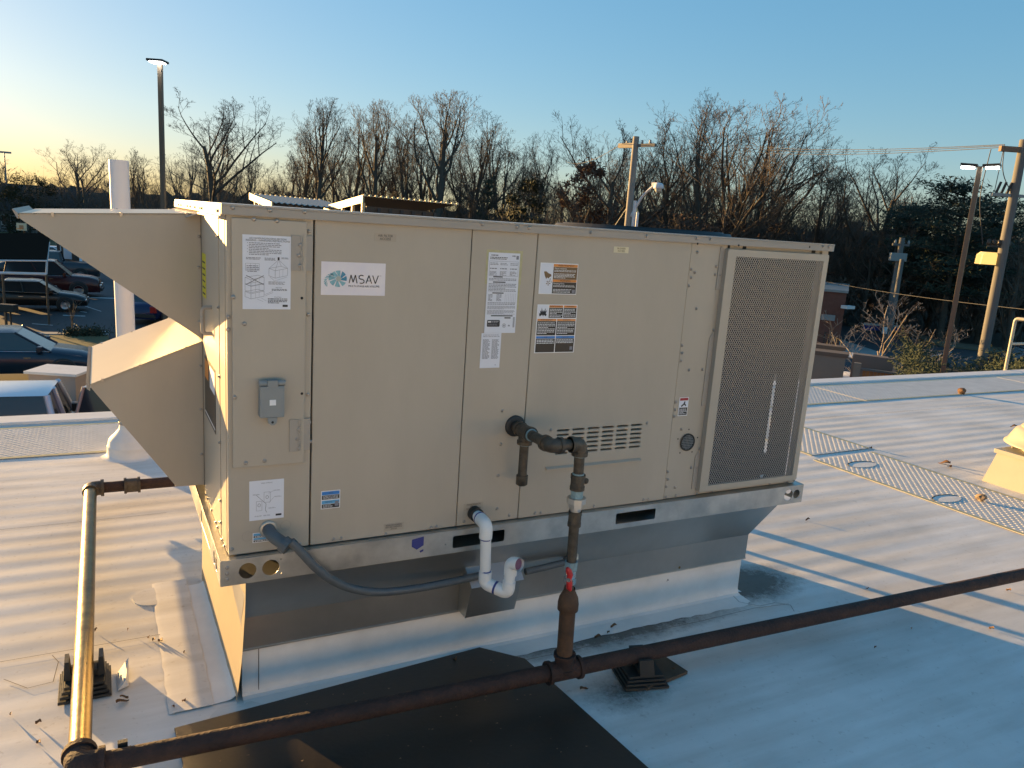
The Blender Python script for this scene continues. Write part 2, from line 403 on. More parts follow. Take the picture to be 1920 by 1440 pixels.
# core body behind the panels (left part solid, condenser end open)
b = MB(); b.box((.004, .028, .004), (1.62, D - .02, H - .03), TANIN); upart(b, 'casing')
b = MB(); b.box((0, D - .018, .002), (1.62, D, H - .028), TAN); upart(b, 'back_panel', .002)
def plate(name, x0, x1, z0, z1, y0=0.0, t=.026, mt=TAN, bev=.003, label=None):
    return upart(MB().box((x0, y0, z0), (x1, y0 + t, z1), mt), name, bev, label=label)
plate('corner_panel', .0, .2285, .002, .966)
plate('filter_door', .2335, .7095, .002, .964, label='wide tan door with the fan logo sign')
plate('control_panel', .7125, .939, .002, .964, label='narrow tan panel with the gas inlet and data plate')
plate('condenser_side_panel', 1.5695, 1.735, .002, .964, y0=.002, label='tan panel with the round port and many screws')
# blower door with real louvre slots
slots = []
for i in range(6):
    for j in range(6):
        xx = 1.070 + i * .0622; zz = .2175 + j * .0165
        slots.append(rrect(xx, zz, xx + .052, zz + .0085, .004, 2))
o = curve_plate('blower_door', rrect(.9435, .002, 1.5665, .964, .003, 2), slots, .026, TAN, U, lambda a, b_, t: (a, .013 + t, b_)); o.location = (0, 0, UZ); o['label'] = 'wide tan door with rows of louvre slots and warning labels'
upart(MB().box((1.05, .027, .2), (1.46, .0275, .32), mat('duct_lining', (.16, .14, .11), .8)), 'louvre_backing')
b = MB()
for i in range(6):
    for j in range(6):
        xx = 1.070 + i * .0622; zz = .2175 + j * .0165
        b.poly([(xx, .0262, zz), (xx + .052, .0262, zz), (xx + .052, .006, zz + .0035), (xx, .006, zz + .0035)], [(0, 1, 2, 3)], TAN2)
upart(b, 'louvre_lips')
upart(MB().prism([(1.035, -.001, .178), (1.035, -.012, .172), (1.035, -.012, .169), (1.035, -.001, .169)], (.40, .0, 0), TAN), 'drip_ledge', fix=True)
# raised control door on the corner panel, hinges
upart(MB().box((.012, -.010, .266), (.209, -.0005, .957), TAN), 'electrical_door', .0035, label='narrow raised tan door with the grey outlet cover')
def hinge(zc):
    h = upart(MB().box((.166, -.0135, zc - .048), (.1925, -.0105, zc + .048), TAN2).box((.1935, -.0095, zc - .048), (.226, -.0006, zc + .048), TAN2), 'hinge', .0008)
    kn = MB()
    for k in range(5): kn.tube([(.1935, -.012, zc - .046 + k * .0188), (.1935, -.012, zc - .046 + k * .0188 + .016)], .0042, TAN2, 8)
    kn.build('hinge_barrel', h)
    return h
hinge(.871); hinge(.352)
# roof with front lip
b = MB(); b.box((-.014, -.014, H - .0285), (W + .014, -.0005, H - .006), TAN2); b.box((-.014, -.016, H - .0058), (W + .014, .01, H), TAN2)
upart(b, 'front_lip', .0015)
upart(MB().box((-.012, .0102, H - .008), (W + .012, D + .014, H - .0005), mat('roof_pan', (.55, .52, .45), .4, noise=.05)), 'roof_panel', .001)
upart(MB().box((-.015, .0005, H - .033), (-.001, .50, H - .0085), TAN2).box((-.02, .0005, H - .040), (-.001, .50, H - .0335), TAN2), 'side_lip', .0008)
upart(MB().box((-.015, .505, H - .03), (-.001, D, H - .0085), TAN2).prism([(-.001, .505, H - .031), (-.05, .505, H - .05), (-.05, .505, H - .053), (-.001, .505, H - .035)], (0, D - .505, 0), TAN2), 'hood_flashing', fix=True)
# condenser fan grille, just showing over the roof edge
b = MB()
for k in range(5): b.lathe((1.9, .75, H), [(.08 + .07 * k - .003, .012), (.08 + .07 * k, .017), (.08 + .07 * k + .003, .012)], BLK, 40)
for k in range(8):
    a = k * PI / 4; b.tube([(1.9 + .05 * math.cos(a), .75 + .05 * math.sin(a), H + .012), (1.9 + .38 * math.cos(a), .75 + .38 * math.sin(a), H + .005)], .003, BLK, 6)
upart(b, 'fan_grille')
upart(MB().lathe((1.9, .75, H), [(.40, 0), (.39, .012), (.37, .012), (.37, 0)], BLK, 48), 'fan_ring')
# left side face
upart(MB().box((-.001, .029, .002), (.003, .1395, H - .041), TAN), 'side_corner_panel')
upart(MB().box((-.003, .142, .002), (.003, .552, H - .041), TAN), 'side_panel', .0012)
upart(MB().box((-.003, 1.255, .002), (.003, D - .001, H - .041), TAN), 'side_rear_panel')
# condenser end: posts, coil, guard frame, guard mesh
b = MB(); b.box((W - .034, .0, .002), (W, .022, .964), TAN); b.box((W - .0045, .0225, .002), (W, .04, .964), TAN)
upart(b, 'corner_post', .0015)
b = MB(); b.box((W - .045, D - .045, .002), (W, D, .964), TAN); upart(b, 'rear_corner_post', .0015)
for a_, c_ in ((.93, .964), (.002, .03)): upart(MB().box((1.736, .008, a_), (W - .036, .024, c_), TAN), 'guard_backing_rail')
# tall slots behind the guard's top edge
for a_, c_ in ((1.742, 1.752), (1.815, 1.832), (2.175, 2.195)): upart(MB().box((a_, .0065, .9525), (c_, .0075, .966), TANIN), 'notch')
gx0, gx1, gz0, gz1 = 1.722, 2.243, .022, .950
o = curve_plate('guard_frame', rrect(gx0, gz0, gx1, gz1, .006, 2), [rrect(1.762, .044, 2.217, .925, .002, 1)], .003, TAN, U, lambda a, b_, t: (a, -.020 + t, b_)); o.location = (0, 0, UZ)
upart(MB().box((gx0, -.0184, gz0), (gx0 + .003, .001, gz1), TAN2).box((gx1 - .003, -.0184, gz0), (gx1, -.0002, gz1), TAN2).box((gx0 + .004, -.0184, gz0), (gx1 - .004, -.0002, gz0 + .003), TAN2).box((gx0 + .004, -.0184, gz1 - .003), (gx1 - .004, -.0002, gz1), TAN2), 'guard_return')
def guard_mesh():
    x0, x1, z0, z1 = 1.7625, 2.2165, .0445, .9245; wd, hd = .0108, .0152
    mb = MB(); sw = .00085; slope = hd / wd
    for sgn, yy in ((1, -.0212), (-1, -.0202)):
        # z = sgn*slope*x + c
        cs = z0 - (slope * x1 if sgn > 0 else -slope * x0); ce = z1 - (slope * x0 if sgn > 0 else -slope * x1)
        c = cs
        while c < ce:
            c += hd
            pts = []
            for xx in (x0, x1):
                zz = sgn * slope * xx + c
                if z0 <= zz <= z1: pts.append((xx, zz))
            for zz in (z0, z1):
                xx = (zz - c) / (sgn * slope)
                if x0 < xx < x1: pts.append((xx, zz))
            if len(pts) < 2: continue
            (ax, az), (bx, bz) = pts[0], pts[1]; L = math.hypot(bx - ax, bz - az)
            if L < .004: continue
            nx, nz = -(bz - az) / L * sw, (bx - ax) / L * sw
            mb.poly([(ax + nx, yy, az + nz), (bx + nx, yy, bz + nz), (bx - nx, yy, bz - nz), (ax - nx, yy, az - nz),
                     (ax + nx, yy + .0009, az + nz), (bx + nx, yy + .0009, bz + nz), (bx - nx, yy + .0009, bz - nz), (ax - nx, yy + .0009, az - nz)],
                    [(0, 1, 2, 3), (7, 6, 5, 4), (0, 4, 5, 1), (3, 2, 6, 7)], MESHM)
    return mb
upart(guard_mesh(), 'guard_mesh')
b = MB(); b.box((1.745, .055, .004), (2.117, .075, .962), COILM); b.box((2.153, .055, .004), (2.2594, .075, .962), COILM); b.box((2.117, .055, .46), (2.153, .075, .93), COILM); b.box((2.117, .055, .03), (2.153, .075, .12), COILM)
upart(b, 'coil')
upart(MB().box((1.64, .09, -.0), (2.2, .30, .0035), GALV2), 'condenser_pan')
# angled bracket edging left of guard
upart(MB().prism([(1.702, .0015, .80), (1.722, .0015, .80), (1.722, .0015, .95), (1.708, .0015, .958), (1.702, .0015, .952)], (0, -.003, 0), TAN2), 'guard_bracket', fix=True)
upart(MB().prism([(1.700, .0015, .36), (1.721, .0015, .36), (1.721, .0015, .63), (1.712, .0015, .64), (1.700, .0015, .62)], (0, -.003, 0), TAN2), 'guard_bracket', fix=True)
upart(MB().prism([(1.700, .0015, .03), (1.721, .0015, .03), (1.721, .0015, .17), (1.712, .0015, .18), (1.700, .0015, .16)], (0, -.003, 0), TAN2), 'guard_bracket', fix=True)
# base rails with real cut-outs
RB, RT = -.0785, -.0005
def railface(name, a0, a1, holes, conv):
    o = curve_plate(name, rrect(a0, RB, a1, RT, .003, 2), holes, .003, GALV, U, conv); o.location = (0, 0, UZ); return o
railface('front_rail', -.027, W + .027, [circ(.048, -.040, .0245), circ(.113, -.040, .0245), circ(2.205, -.040, .0245), circ(2.251, -.040, .0195),
         rrect(.69, -.062, .88, -.020, .006), rrect(1.335, -.060, 1.515, -.018, .006), circ(.142, -.018, .0022, 8), circ(.142, -.062, .0022, 8), circ(.665, -.045, .0022, 8), circ(1.325, -.05, .0022, 8), circ(1.53, -.02, .0022, 8)],
         lambda a, b_, t: (a, -.0255 + t, b_))
railface('left_rail', -.0235, D + .02, [rrect(.20, -.065, .46, -.02, .02), circ(.055, -.045, .02), circ(.105, -.045, .02), rrect(.9, -.065, 1.15, -.02, .02)], lambda a, b_, t: (-.0255 + t, a, b_))
railface('right_rail', -.0235, D + .02, [rrect(.20, -.065, .46, -.02, .02), circ(.055, -.045, .024), rrect(.9, -.065, 1.15, -.02, .02)], lambda a, b_, t: (W + .0255 + t, a, b_))
upart(MB().box((-.0238, -.0238, -.004), (W + .0238, .06, -.0012), GALV).box((-.0238, .0602, -.004), (.05, D, -.0012), GALV).box((W - .03, .0602, -.004), (W + .0238, D, -.0012), GALV), 'rail_top_flange')
upart(MB().box((.12, .14, -.0775), (W, .143, -.006), TANIN), 'inner_web'); upart(MB().box((.02, .004, -.0799), (W - .02, .139, -.0789), GALV2), 'inner_floor'); upart(MB().box((.12, .085, -.052), (W, .12, -.048), GALV2), 'inner_channel')  # near-black web puts shade behind the slots; floor added to close them off
upart(MB().box((1.39, .06, -.055), (1.50, .0625, -.018), PAPER), 'packing_slip')
b = MB()
for xx in (.25, .60, .95, 1.28, 1.57, 1.95): b.prism([(xx, -.0275, -.0012), (xx + .012, -.0275, -.0012), (xx + .008, -.0275, -.009), (xx + .004, -.0275, -.009)], (0, .006, 0), GALV)
upart(b, 'rail_tab', fix=True)
upart(MB().prism([(.548, -.0275, -.012), (.588, -.0275, -.006), (.588, -.0275, -.036), (.565, -.0275, -.048), (.548, -.0275, -.036)], (0, -.0008, 0), TAPE).prism([(.575, -.0275, -.054), (.588, -.0275, -.050), (.588, -.0275, -.056), (.578, -.0275, -.060)], (0, -.0008, 0), TAPE), 'blue_tape', fix=True)
# screws: shared meshes, one object each
def screw_mesh(mt, name='screw'):
    mb = MB(); mb.lathe((0, 0, 0), [(.0072, 0), (.0068, -.0012), (.0042, -.0018)], mt, 10, 'Y'); mb.lathe((0, 0, 0), [(.0042, -.0016), (.0042, -.0058), (.0028, -.0068), (0.0001, -.0070)], mt, 6, 'Y', False)
    return mb.mesh(name)
SM = screw_mesh(STEELS)
def screw(x, z, y=0.0, s=1.0, rot=None):
    o = bpy.data.objects.new('screw', SM); link(o, U); o.location = (x, y, z + UZ); o.scale = (s, s, s)
    if rot: o.rotation_euler = rot
def front_px(u, v, y=0.0):
    d = ray(u, v); p = CAM + d * ((y - CAM.y) / d.y); return p.x, p.z
for (u, v) in ((436, 389), (506, 394), (571, 397), (904, 420), (969, 425), (992, 427), (1108, 436), (1212, 443), (1306, 447), (1332, 448), (1543, 462), (1554, 463)):
    x, z = front_px(u, v, -.0145); screw(x, z, -.0145, .9)
for (u, v) in ((476, 411), (519, 414), (437, 557), (440, 745), (461, 868), (496, 864), (458, 607)):
    x, z = front_px(u, v, -.010); screw(x, z, -.010, .9)
for (u, v) in ((579, 434), (581, 451), (577, 472), (581, 492), (578, 590), (577, 740), (580, 792), (577, 810), (582, 828), (563, 459), (560, 479), (562, 498), (560, 805), (557, 823), (560, 840)):
    y = -.0135 if u < 566 else -.001
    x, z = front_px(u, v, y); screw(x, z, y, .8)
for (u, v) in ((428, 594), (428, 618), (435, 1030), (563, 1020), (625, 1011), (640, 1009), (723, 1001), (808, 989), (818, 987), (870, 978), (955, 966), (1003, 962), (1014, 961), (1113, 949), (1206, 937), (1215, 936),
               (942, 770), (939, 833), (934, 892), (932, 954), (1033, 806), (1213, 793),
               (1308, 473), (1296, 505), (1303, 511), (1296, 521), (1292, 536), (1306, 579), (1279, 648), (1279, 662), (1277, 677), (1292, 694), (1317, 693), (1267, 754), (1266, 768), (1264, 781), (1278, 805),
               (1343, 500), (1341, 515), (1350, 516), (1355, 533), (1338, 619), (1333, 701), (1311, 842), (1314, 862), (1296, 877), (1305, 877), (1252, 885), (1252, 899), (1249, 912), (1266, 914), (1267, 929), (1249, 932), (1305, 914), (1305, 925), (1335, 921), (1443, 906), (1476, 903), (1488, 900)):
    x, z = front_px(u, v, 0); screw(x, z, 0.0, .85)
for zz in (-.022, -.040, -.058): screw(-.008, zz, -.027, .85)
for (yy, zz, ) in ((.141, .90), (.141, .70), (.141, .50), (.141, .3), (.141, .12), (.141, .05), (.05, .012), (.1, .012), (.2, .012), (.24, .012), (.35, .012), (.46, .012), (.50, .012)):
    screw(-.003, zz, yy, .8, (0, 0, -PI / 2))
for yy in (.03, .045, .06, .40, .43, .46, .6, .75, .85, 1.1, 1.2): screw(-.015, H - .02, yy, .8, (0, 0, -PI / 2))
# holes in the front lip, round port, plug
upart(MB().lathe((1.652, .0015, .222), [(.030, -.004), (.034, -.006), (.034, -.002), (.030, -.001)], BLK, 28, 'Y').lathe((1.652, .0015, .222), [(.0301, -.002), (.0001, -.002)], TANIN, 28, 'Y'), 'round_port')
b = MB()
for k in range(-4, 5):
    q = math.sqrt(max(.028 ** 2 - (k * .0066) ** 2, 0)); b.box((1.652 + k * .0066 - .0007, -.0022, .222 - q), (1.652 + k * .0066 + .0007, -.0010, .222 + q), GREYB); b.box((1.652 - q, -.0028, .222 + k * .0066 - .0007), (1.652 + q, -.0023, .222 + k * .0066 + .0007), GREYB)
upart(b, 'port_screen')
upart(MB().lathe((1.206, 0, .111), [(.011, 0), (.011, -.004), (.0001, -.006)], BLKPIPE, 16, 'Y'), 'hole_plug')
for (x, z) in ((.052, .055), (.16, .075)):
    upart(MB().lathe((x, 0, z), [(.0155, -.0002), (.0148, -.0009), (.0141, -.0002)], TAN2, 24, 'Y'), 'knockout')
b = MB()
for (u, v) in ((566, 559), (566, 738), (1308, 457), (1385, 460), (1518, 463)):
    x, z = front_px(u, v, -.0105 if u < 600 else -.0145); yy = -.0103 if u < 600 else -.0143
    b.lathe((x, yy, z), [(.004, -.0006), (.0001, -.0006)], TANIN, 10, 'Y')
for q in range(5):
    a = 2 * PI * q / 5 + .3; b.lathe((1.652 + .05 * math.cos(a), .0015, .222 + .05 * math.sin(a)), [(.003, -.0022), (.0001, -.0022)], TANIN, 8, 'Y')
upart(b, 'screw_hole')

# outdoor outlet cover
oc = upart(MB().box((.080, -.042, .416), (.146, -.0103, .506), GREYB), 'outlet_cover', .004)
MB().tube([(.078, -.034, .514), (.098, -.034, .514)], .008, GREYB).tube([(.128, -.034, .514), (.148, -.034, .514)], .008, GREYB).box((.099, -.043, .505), (.127, -.018, .522), GREYB).build('cover_hinge', oc)
MB().prism([(.100, -.041, .4155), (.103, -.041, .400), (.110, -.041, .394), (.118, -.041, .394), (.124, -.041, .400), (.127, -.041, .4155)], (0, .01, 0), GREYB).build('hasp', oc, fix=True)
MB().lathe((.1135, -.0412, .403), [(.0035, -.0004), (.0001, -.0004)], TANIN, 12, 'Y').build('hasp_hole', oc)
MB().box((.091, -.0427, .425), (.136, -.0421, .470), GREYB).box((.105, -.0432, .452), (.122, -.0428, .468), WHITEI).build('cover_sticker', oc)

# ---- labels
class Pr:
    def __init__(s, x0, z0, x1, z1, y=0.0, base=PAPER, skew=0.0):
        s.x0, s.z0, s.x1, s.z1 = x0, z0, x1, z1; s.y = y; s.mb = MB(); s.ly = y - .0012; s.base = base; s.k = skew
        s.bb = MB().box((x0, y - .0008, z0), (x1, y - .0001, z1), base)
    def X(s, a): return s.x0 + a * (s.x1 - s.x0)
    def Z(s, b): return s.z1 - b * (s.z1 - s.z0)
    def rect(s, a0, b0, a1, b1, mt, l=0):
        yy = s.ly - l * .0003
        s.mb.poly([(s.X(a0), yy, s.Z(b1)), (s.X(a1), yy, s.Z(b1)), (s.X(a1), yy, s.Z(b0)), (s.X(a0), yy, s.Z(b0))], [(0, 1, 2, 3)], mt)
    def line(s, a0, b0, a1, b1, wd, mt, l=1):
        x0, z0, x1, z1 = s.X(a0), s.Z(b0), s.X(a1), s.Z(b1); L = math.hypot(x1 - x0, z1 - z0) or 1; nx, nz = -(z1 - z0) / L * wd / 2, (x1 - x0) / L * wd / 2; yy = s.ly - l * .0003
        s.mb.poly([(x0 - nx, yy, z0 - nz), (x1 - nx, yy, z1 - nz), (x1 + nx, yy, z1 + nz), (x0 + nx, yy, z0 + nz)], [(0, 1, 2, 3)], mt)
    def path(s, pts, wd, mt, l=1):
        for p, q in zip(pts, pts[1:]): s.line(p[0], p[1], q[0], q[1], wd, mt, l)
    def text(s, t, a, b_, size, mt, l=1, sx=1.0):
        V, F = text_geo(t); cx, cz = s.X(a), s.Z(b_); yy = s.ly - l * .0003
        s.mb.poly([(cx + v[0] * size * sx, yy, cz + v[1] * size) for v in V], F, mt)
    def words(s, a0, a1, b0, b1, rows, mt, h=.55, l=1, seed=1, last=.6):
        rr = random.Random(seed); st = (b1 - b0) / rows; wsc = (s.x1 - s.x0)
        for r in range(rows):
            a = a0; end = a1 if r % 4 != 3 else a0 + (a1 - a0) * last
            while a < end - .004 / wsc:
                wl = rr.uniform(.003, .010) / wsc; e = min(a + wl, end)
                s.rect(a, b0 + st * r + st * (1 - h) / 2, e, b0 + st * r + st * (1 + h) / 2, mt, l); a = e + .0014 / wsc
    def done(s, name, label):
        o = s.bb.build(name, U); o.location = (0, 0, UZ); o['label'] = label
        if s.mb.v: s.mb.build('print', o)
        return o
# rigging instructions
p = Pr(.039, .716, .166, .915, -.0103)
p.text('LES HANDLING/RIGGING SECTION', .52, .043, .0062, INK); p.text('RIGGING - HANDLING INSTRUCTIONS', .52, .072, .0066, INK)
p.words(.13, .80, .095, .27, 8, INKG, .42, seed=3)
for k in range(4): p.rect(.095, .10 + k * .04, .105, .112 + k * .04, INKG, 1)
p.words(.07, .38, .295, .33, 2, INKG, .5); p.words(.45, .68, .295, .335, 3, INKG, .5, seed=4); p.words(.80, .95, .285, .31, 2, INKG, .5, seed=5)
p.path([(.06, .38), (.34, .38), (.34, .475), (.06, .475), (.06, .38)], .0006, INKG); p.line(.16, .38, .16, .475, .0005, INKG); p.line(.26, .38, .26, .475, .0005, INKG); p.words(.08, .33, .40, .47, 3, INKG, .4); p.words(.10, .32, .48, .495, 1, INKG, .6)
def wirebox(x0, y0, wl, wr, h, dy=.03):
    m_ = x0 + wl
    p.path([(x0, y0 - dy), (m_, y0), (m_ + wr, y0 - dy * 1.3), (m_ + wr, y0 - dy * 1.3 + h), (m_, y0 + h), (x0, y0 + h - dy), (x0, y0 - dy), (x0 + wr * .95, y0 - dy * 2.1), (m_ + wr, y0 - dy * 1.3)], .0007, INKG)
    p.line(m_, y0, m_, y0 + h, .0008, INKG)
    for q in (.35, .62): p.line(m_ + wr * q, y0 - dy * 1.3 * q, m_ + wr * q, y0 - dy * 1.3 * q + h, .0004, INKG)
wirebox(.54, .47, .13, .26, .10); p.rect(.72, .285, .76, .325, INK, 1)
for q in ((.54, .44), (.67, .47), (.93, .43), (.80, .41)): p.line(.74, .32, q[0], q[1], .0006, INKG)
p.path([(.56, .555), (.66, .61), (.92, .55)], .0005, INKG); p.words(.53, .88, .615, .66, 3, INKG, .45, seed=6)
wirebox(.05, .60, .12, .27, .085); wirebox(.05, .69, .12, .27, .085); wirebox(.05, .79, .12, .27, .07)
p.line(.07, .54, .43, .665, .0013, INK); p.line(.07, .665, .43, .54, .0013, INK)
p.path([(.45, .80), (.62, .75)], .0005, INKG); p.path([(.47, .815), (.63, .765)], .0005, INKG); p.path([(.30, .86), (.42, .895)], .0005, INKG); p.path([(.38, .845), (.49, .885)], .0005, INKG)
p.text('Rear View', .75, .70, .004, INK); p.words(.60, .93, .715, .745, 2, INK, .45, seed=7); p.text('Front View', .73, .83, .004, INK); p.words(.52, .93, .845, .92, 4, INK, .45, seed=8)
p.rect(.83, .935, .94, .965, INK, 1)
p.done('rigging_sheet', 'white paper sheet with rigging drawings above the grey outlet cover')
# fan logo sign
p = Pr(.252, .757, .440, .851, 0, GLOSSW)
def blade(cx, cz, r0, r1, a0, a1, mt, sq=1.0):
    pts = []
    for t in range(5):
        a = math.radians(a0 + (a1 - a0) * t / 4); pts.append((cx + r1 * math.cos(a) * sq, cz + r1 * math.sin(a)))
    for t in range(4, -1, -1):
        a = math.radians(a0 - 18 + (a1 - a0) * t / 4); pts.append((cx + r0 * math.cos(a) * sq, cz + r0 * math.sin(a)))
    p.mb.poly([(q[0], p.ly - .0003, q[1]) for q in pts], [tuple(range(len(pts)))], mt)
cx, cz = .302, .8035
for i, (a0, mt, sq) in enumerate(((-62, TEAL1, 1), (-14, TEAL2, 1), (30, TEAL2, 1), (78, TEAL1, 1), (118, TEAL1, 1.15), (158, TEAL1, 1.25), (202, TEAL1, 1.2), (245, TEAL1, 1.1))): blade(cx, cz, .0075, .0235, a0, a0 + 36, mt, sq)
for k in range(9): blade(cx - .011 - .0015 * k % 3, cz - .003, .012 + .002 * (k % 2), .0215, 120 + 15 * k, 128 + 15 * k, TEAL1, 1.15)
pp = [(cx + .0075 * math.cos(2 * PI * k / 16), p.ly - .0008, cz + .0075 * math.sin(2 * PI * k / 16)) for k in range(16)]
p.mb.poly(pp, [tuple(range(16))], GREYI)
def fx(x, z): return ((x - .252) / .188, (.851 - z) / .094)
def strokes(pts, wd=.0029):
    q = [fx(a, b_) for a, b_ in pts]; p.path(q, wd, INK)
zb, zt = .792, .8155
strokes([(.3325, zb), (.3375, zt), (.3440, .7945), (.3505, zt), (.3555, zb)])
sc = [(.3655 + .0075 * math.cos(math.radians(a)) * (1.0), .8095 + .0058 * math.sin(math.radians(a))) for a in range(40, 271, 20)] + [(.3655 + .0080 * math.cos(math.radians(a)), .7980 + .0060 * math.sin(math.radians(a))) for a in range(90, -141, -20)]
sc = [(x + .003, z) for x, z in sc]; strokes(sc)
strokes([(.3820, zb), (.3905, zt), (.3990, zb)]); strokes([(.3852, .7995), (.3958, .7995)], .0018)
strokes([(.4015, zt), (.4100, zb), (.4185, zt)])
p.text('TM', (.4245 - .252) / .188, (.851 - .8145) / .094, .0042, INKG); p.text('MULTI-STAGE AIR VOLUME', (.3765 - .252) / .188, (.851 - .7835) / .094, .0082, INK, sx=.93)
p.done('logo_sign', 'glossy white sign with a teal fan swirl and black letters')
def small_label(name, x0, z0, x1, z1, base, lines, size, mt, label, y=0.0):
    q = Pr(x0, z0, x1, z1, y, base); n = len(lines)
    for i, t in enumerate(lines): q.text(t, .5, (i + .5) / n * .8 + .1, size, mt)
    return q.done(name, label)
small_label('access_label', .403, .9145, .469, .937, FADED, ['AIR FILTER', 'ACCESS'], .0095, INK, 'small clear label with black capitals at the top of the filter door')
small_label('access_label', 1.235, .9160, 1.296, .9365, CREAM, ['BLOWER', 'ACCESS'], .0085, BROWNI, 'small cream label at the top of the blower door')
small_label('drain_label', .735, .052, .805, .078, FADED, ['CONDENSATE', 'DRAIN', 'CONNECTION'], .0078, INK, 'small label over the white drain pipe')
small_label('door_label', .462, .016, .528, .040, FADED, ['REMOVE SCREWS', 'BEFORE OPENING', 'DOOR'], .0068, INK, 'small label at the foot of the filter door')
small_label('door_label', 1.135, .012, 1.205, .036, FADED, ['REMOVE SCREWS', 'BEFORE OPENING', 'DOOR'], .0068, INK, 'small label at the foot of the blower door')
# data plate
t = Pr(.763, .80, .890, .906, 0, YTAPE); t.mb.box((.868, -.0006, .72), (.887, -.0001, .7995), YTAPE); t.done('yellowed_tape', 'yellowed tape border round the data plate')
p = Pr(.770, .645, .880, .898, -.0012)
p.words(.08, .3, .02, .045, 1, INKG); p.words(.75, .85, .02, .05, 1, INKG); p.rect(.88, .03, .96, .075, INKG, 1); p.words(.05, .60, .05, .085, 2, INK, .5)
p.path([(.04, .105), (.96, .105), (.96, .285), (.04, .285), (.04, .105)], .0007, INKG)
for a0, a1 in ((.06, .32), (.38, .62), (.70, .94)): p.words(a0, a1, .12, .155, 2, INKG, .4, seed=int(a0 * 99)); p.words(a0, a1, .18, .21, 1, INKG, .4); p.words(a0, a1 - .03, .225, .28, 5, INKG, .5, seed=int(a0 * 77))
for (bz, a0, a1) in ((.29, .18, .48), (.355, .18, .58), (.49, .18, .54), (.775, .18, .88)): p.rect(a0, bz, a1, bz + .013, INK, 1)
for (b0, b1, r) in ((.31, .345, 2), (.375, .48, 6), (.61, .645, 2), (.655, .70, 4), (.71, .765, 5)): p.words(.05, .94, b0, b1, r, INKG, .45, seed=int(b0 * 100))
p.words(.06, .22, .51, .60, 6, INKG, .5); p.words(.32, .48, .51, .60, 6, INKG, .5, seed=2)
for k in range(7): p.line(.60 + k * .055, .50, .60 + k * .055, .62, .0005, INKG)
p.mb.poly([(p.X(a), p.ly - .0003, p.Z(b_)) for a, b_ in rrect(.07, .835, .48, .92, .02)], [tuple(range(20))], INK); p.rect(.10, .85, .20, .866, WHITEI, 2); p.words(.22, .44, .85, .865, 2, WHITEI, .4, 2); p.words(.10, .40, .88, .905, 2, INKG, .4, 2)
p.path([(p_[0], p_[1]) for p_ in [(.62 + .055 * math.cos(a * PI / 8), .905 + .024 * math.sin(a * PI / 8)) for a in range(17)]], .0009, INK)
p.rect(.60, .893, .64, .917, INKG, 1); p.path([(.75, .91), (.78, .895), (.81, .912), (.75, .91)], .0012, INK)
for k in range(12): p.rect(.90, .80 + k * .011, .96, .805 + k * .011, INK, 1)
p.rect(.62, .80, .82, .815, INK, 1)
p.done('data_plate', 'tall white data plate crowded with fine print')
p = Pr(.762, .532, .832, .6445, -.0002); p.words(.08, .92, .03, .12, 2, INKG, .3); p.words(.08, .44, .17, .74, 20, INKG, .5, seed=3, last=.8); p.words(.54, .90, .17, .74, 20, INKG, .5, seed=4, last=.9); p.words(.75, .85, .90, .93, 1, INKG)
p.done('parts_list', 'narrow white sheet of printed lines below the data plate')
# warning labels
p = Pr(.957, .772, 1.100, .873, 0, WHITEI)
p.rect(.02, .03, .33, .97, PAPER); p.rect(.345, .03, .985, .115, ORANGE); p.rect(.345, .12, .985, .52, BROWNI); p.rect(.345, .525, .985, .60, ORANGE); p.rect(.345, .605, .985, .975, DARKI)
p.text('AVERTISSEMENT', .68, .072, .0085, INK); p.text('WARNING', .68, .562, .0085, INK); p.text('Pièces rotatives.', .54, .17, .0072, WHITEI); p.text('Rotating Parts.', .52, .655, .0072, WHITEI)
p.words(.37, .95, .21, .28, 2, WHITEI, .4); p.words(.37, .93, .32, .49, 4, WHITEI, .4, seed=3); p.words(.37, .95, .70, .77, 2, WHITEI, .4, seed=4); p.words(.37, .86, .82, .95, 3, WHITEI, .4, seed=5); p.rect(.88, .84, .96, .95, INKG, 1)
hand = [(.10, .28), (.16, .27), (.22, .33), (.29, .36), (.30, .42), (.25, .46), (.24, .50), (.19, .47), (.17, .52), (.13, .42)]
p.mb.poly([(p.X(a), p.ly - .0003, p.Z(b_)) for a, b_ in hand], [tuple(range(len(hand)))], BROWNI)
for a in range(5): p.mb.poly([(p.X(.23 + .06 * math.cos(q)), p.ly - .0004, p.Z(.64 + .085 * math.sin(q))) for q in (a * 1.256, a * 1.256 + .5)] + [(p.X(.225), p.ly - .0004, p.Z(.64))], [(0, 1, 2)], BROWNI)
for (a, b_) in ((.26, .53), (.29, .57), (.27, .50), (.30, .60)): p.rect(a, b_, a + .02, b_ + .02, INK, 1)
p.done('warning_label', 'orange and brown warning label with a hand and fan symbol')
p = Pr(.957, .577, 1.110, .738, 0, WHITEI)
p.rect(.02, .015, .27, .27, PAPER); p.rect(.29, .015, .635, .06, ORANGE); p.rect(.29, .065, .635, .27, DARKI); p.rect(.655, .015, .98, .06, ORANGE); p.rect(.655, .065, .98, .27, DARKI)
p.rect(.02, .295, .49, .335, ORANGE); p.rect(.02, .34, .49, .635, DARKI); p.rect(.51, .295, .98, .335, ORANGE); p.rect(.51, .34, .98, .635, DARKI)
p.rect(.02, .65, .49, .695, BLUEI); p.rect(.02, .70, .49, .985, DARKI); p.rect(.51, .65, .98, .695, BLUEI); p.rect(.51, .70, .98, .985, DARKI)
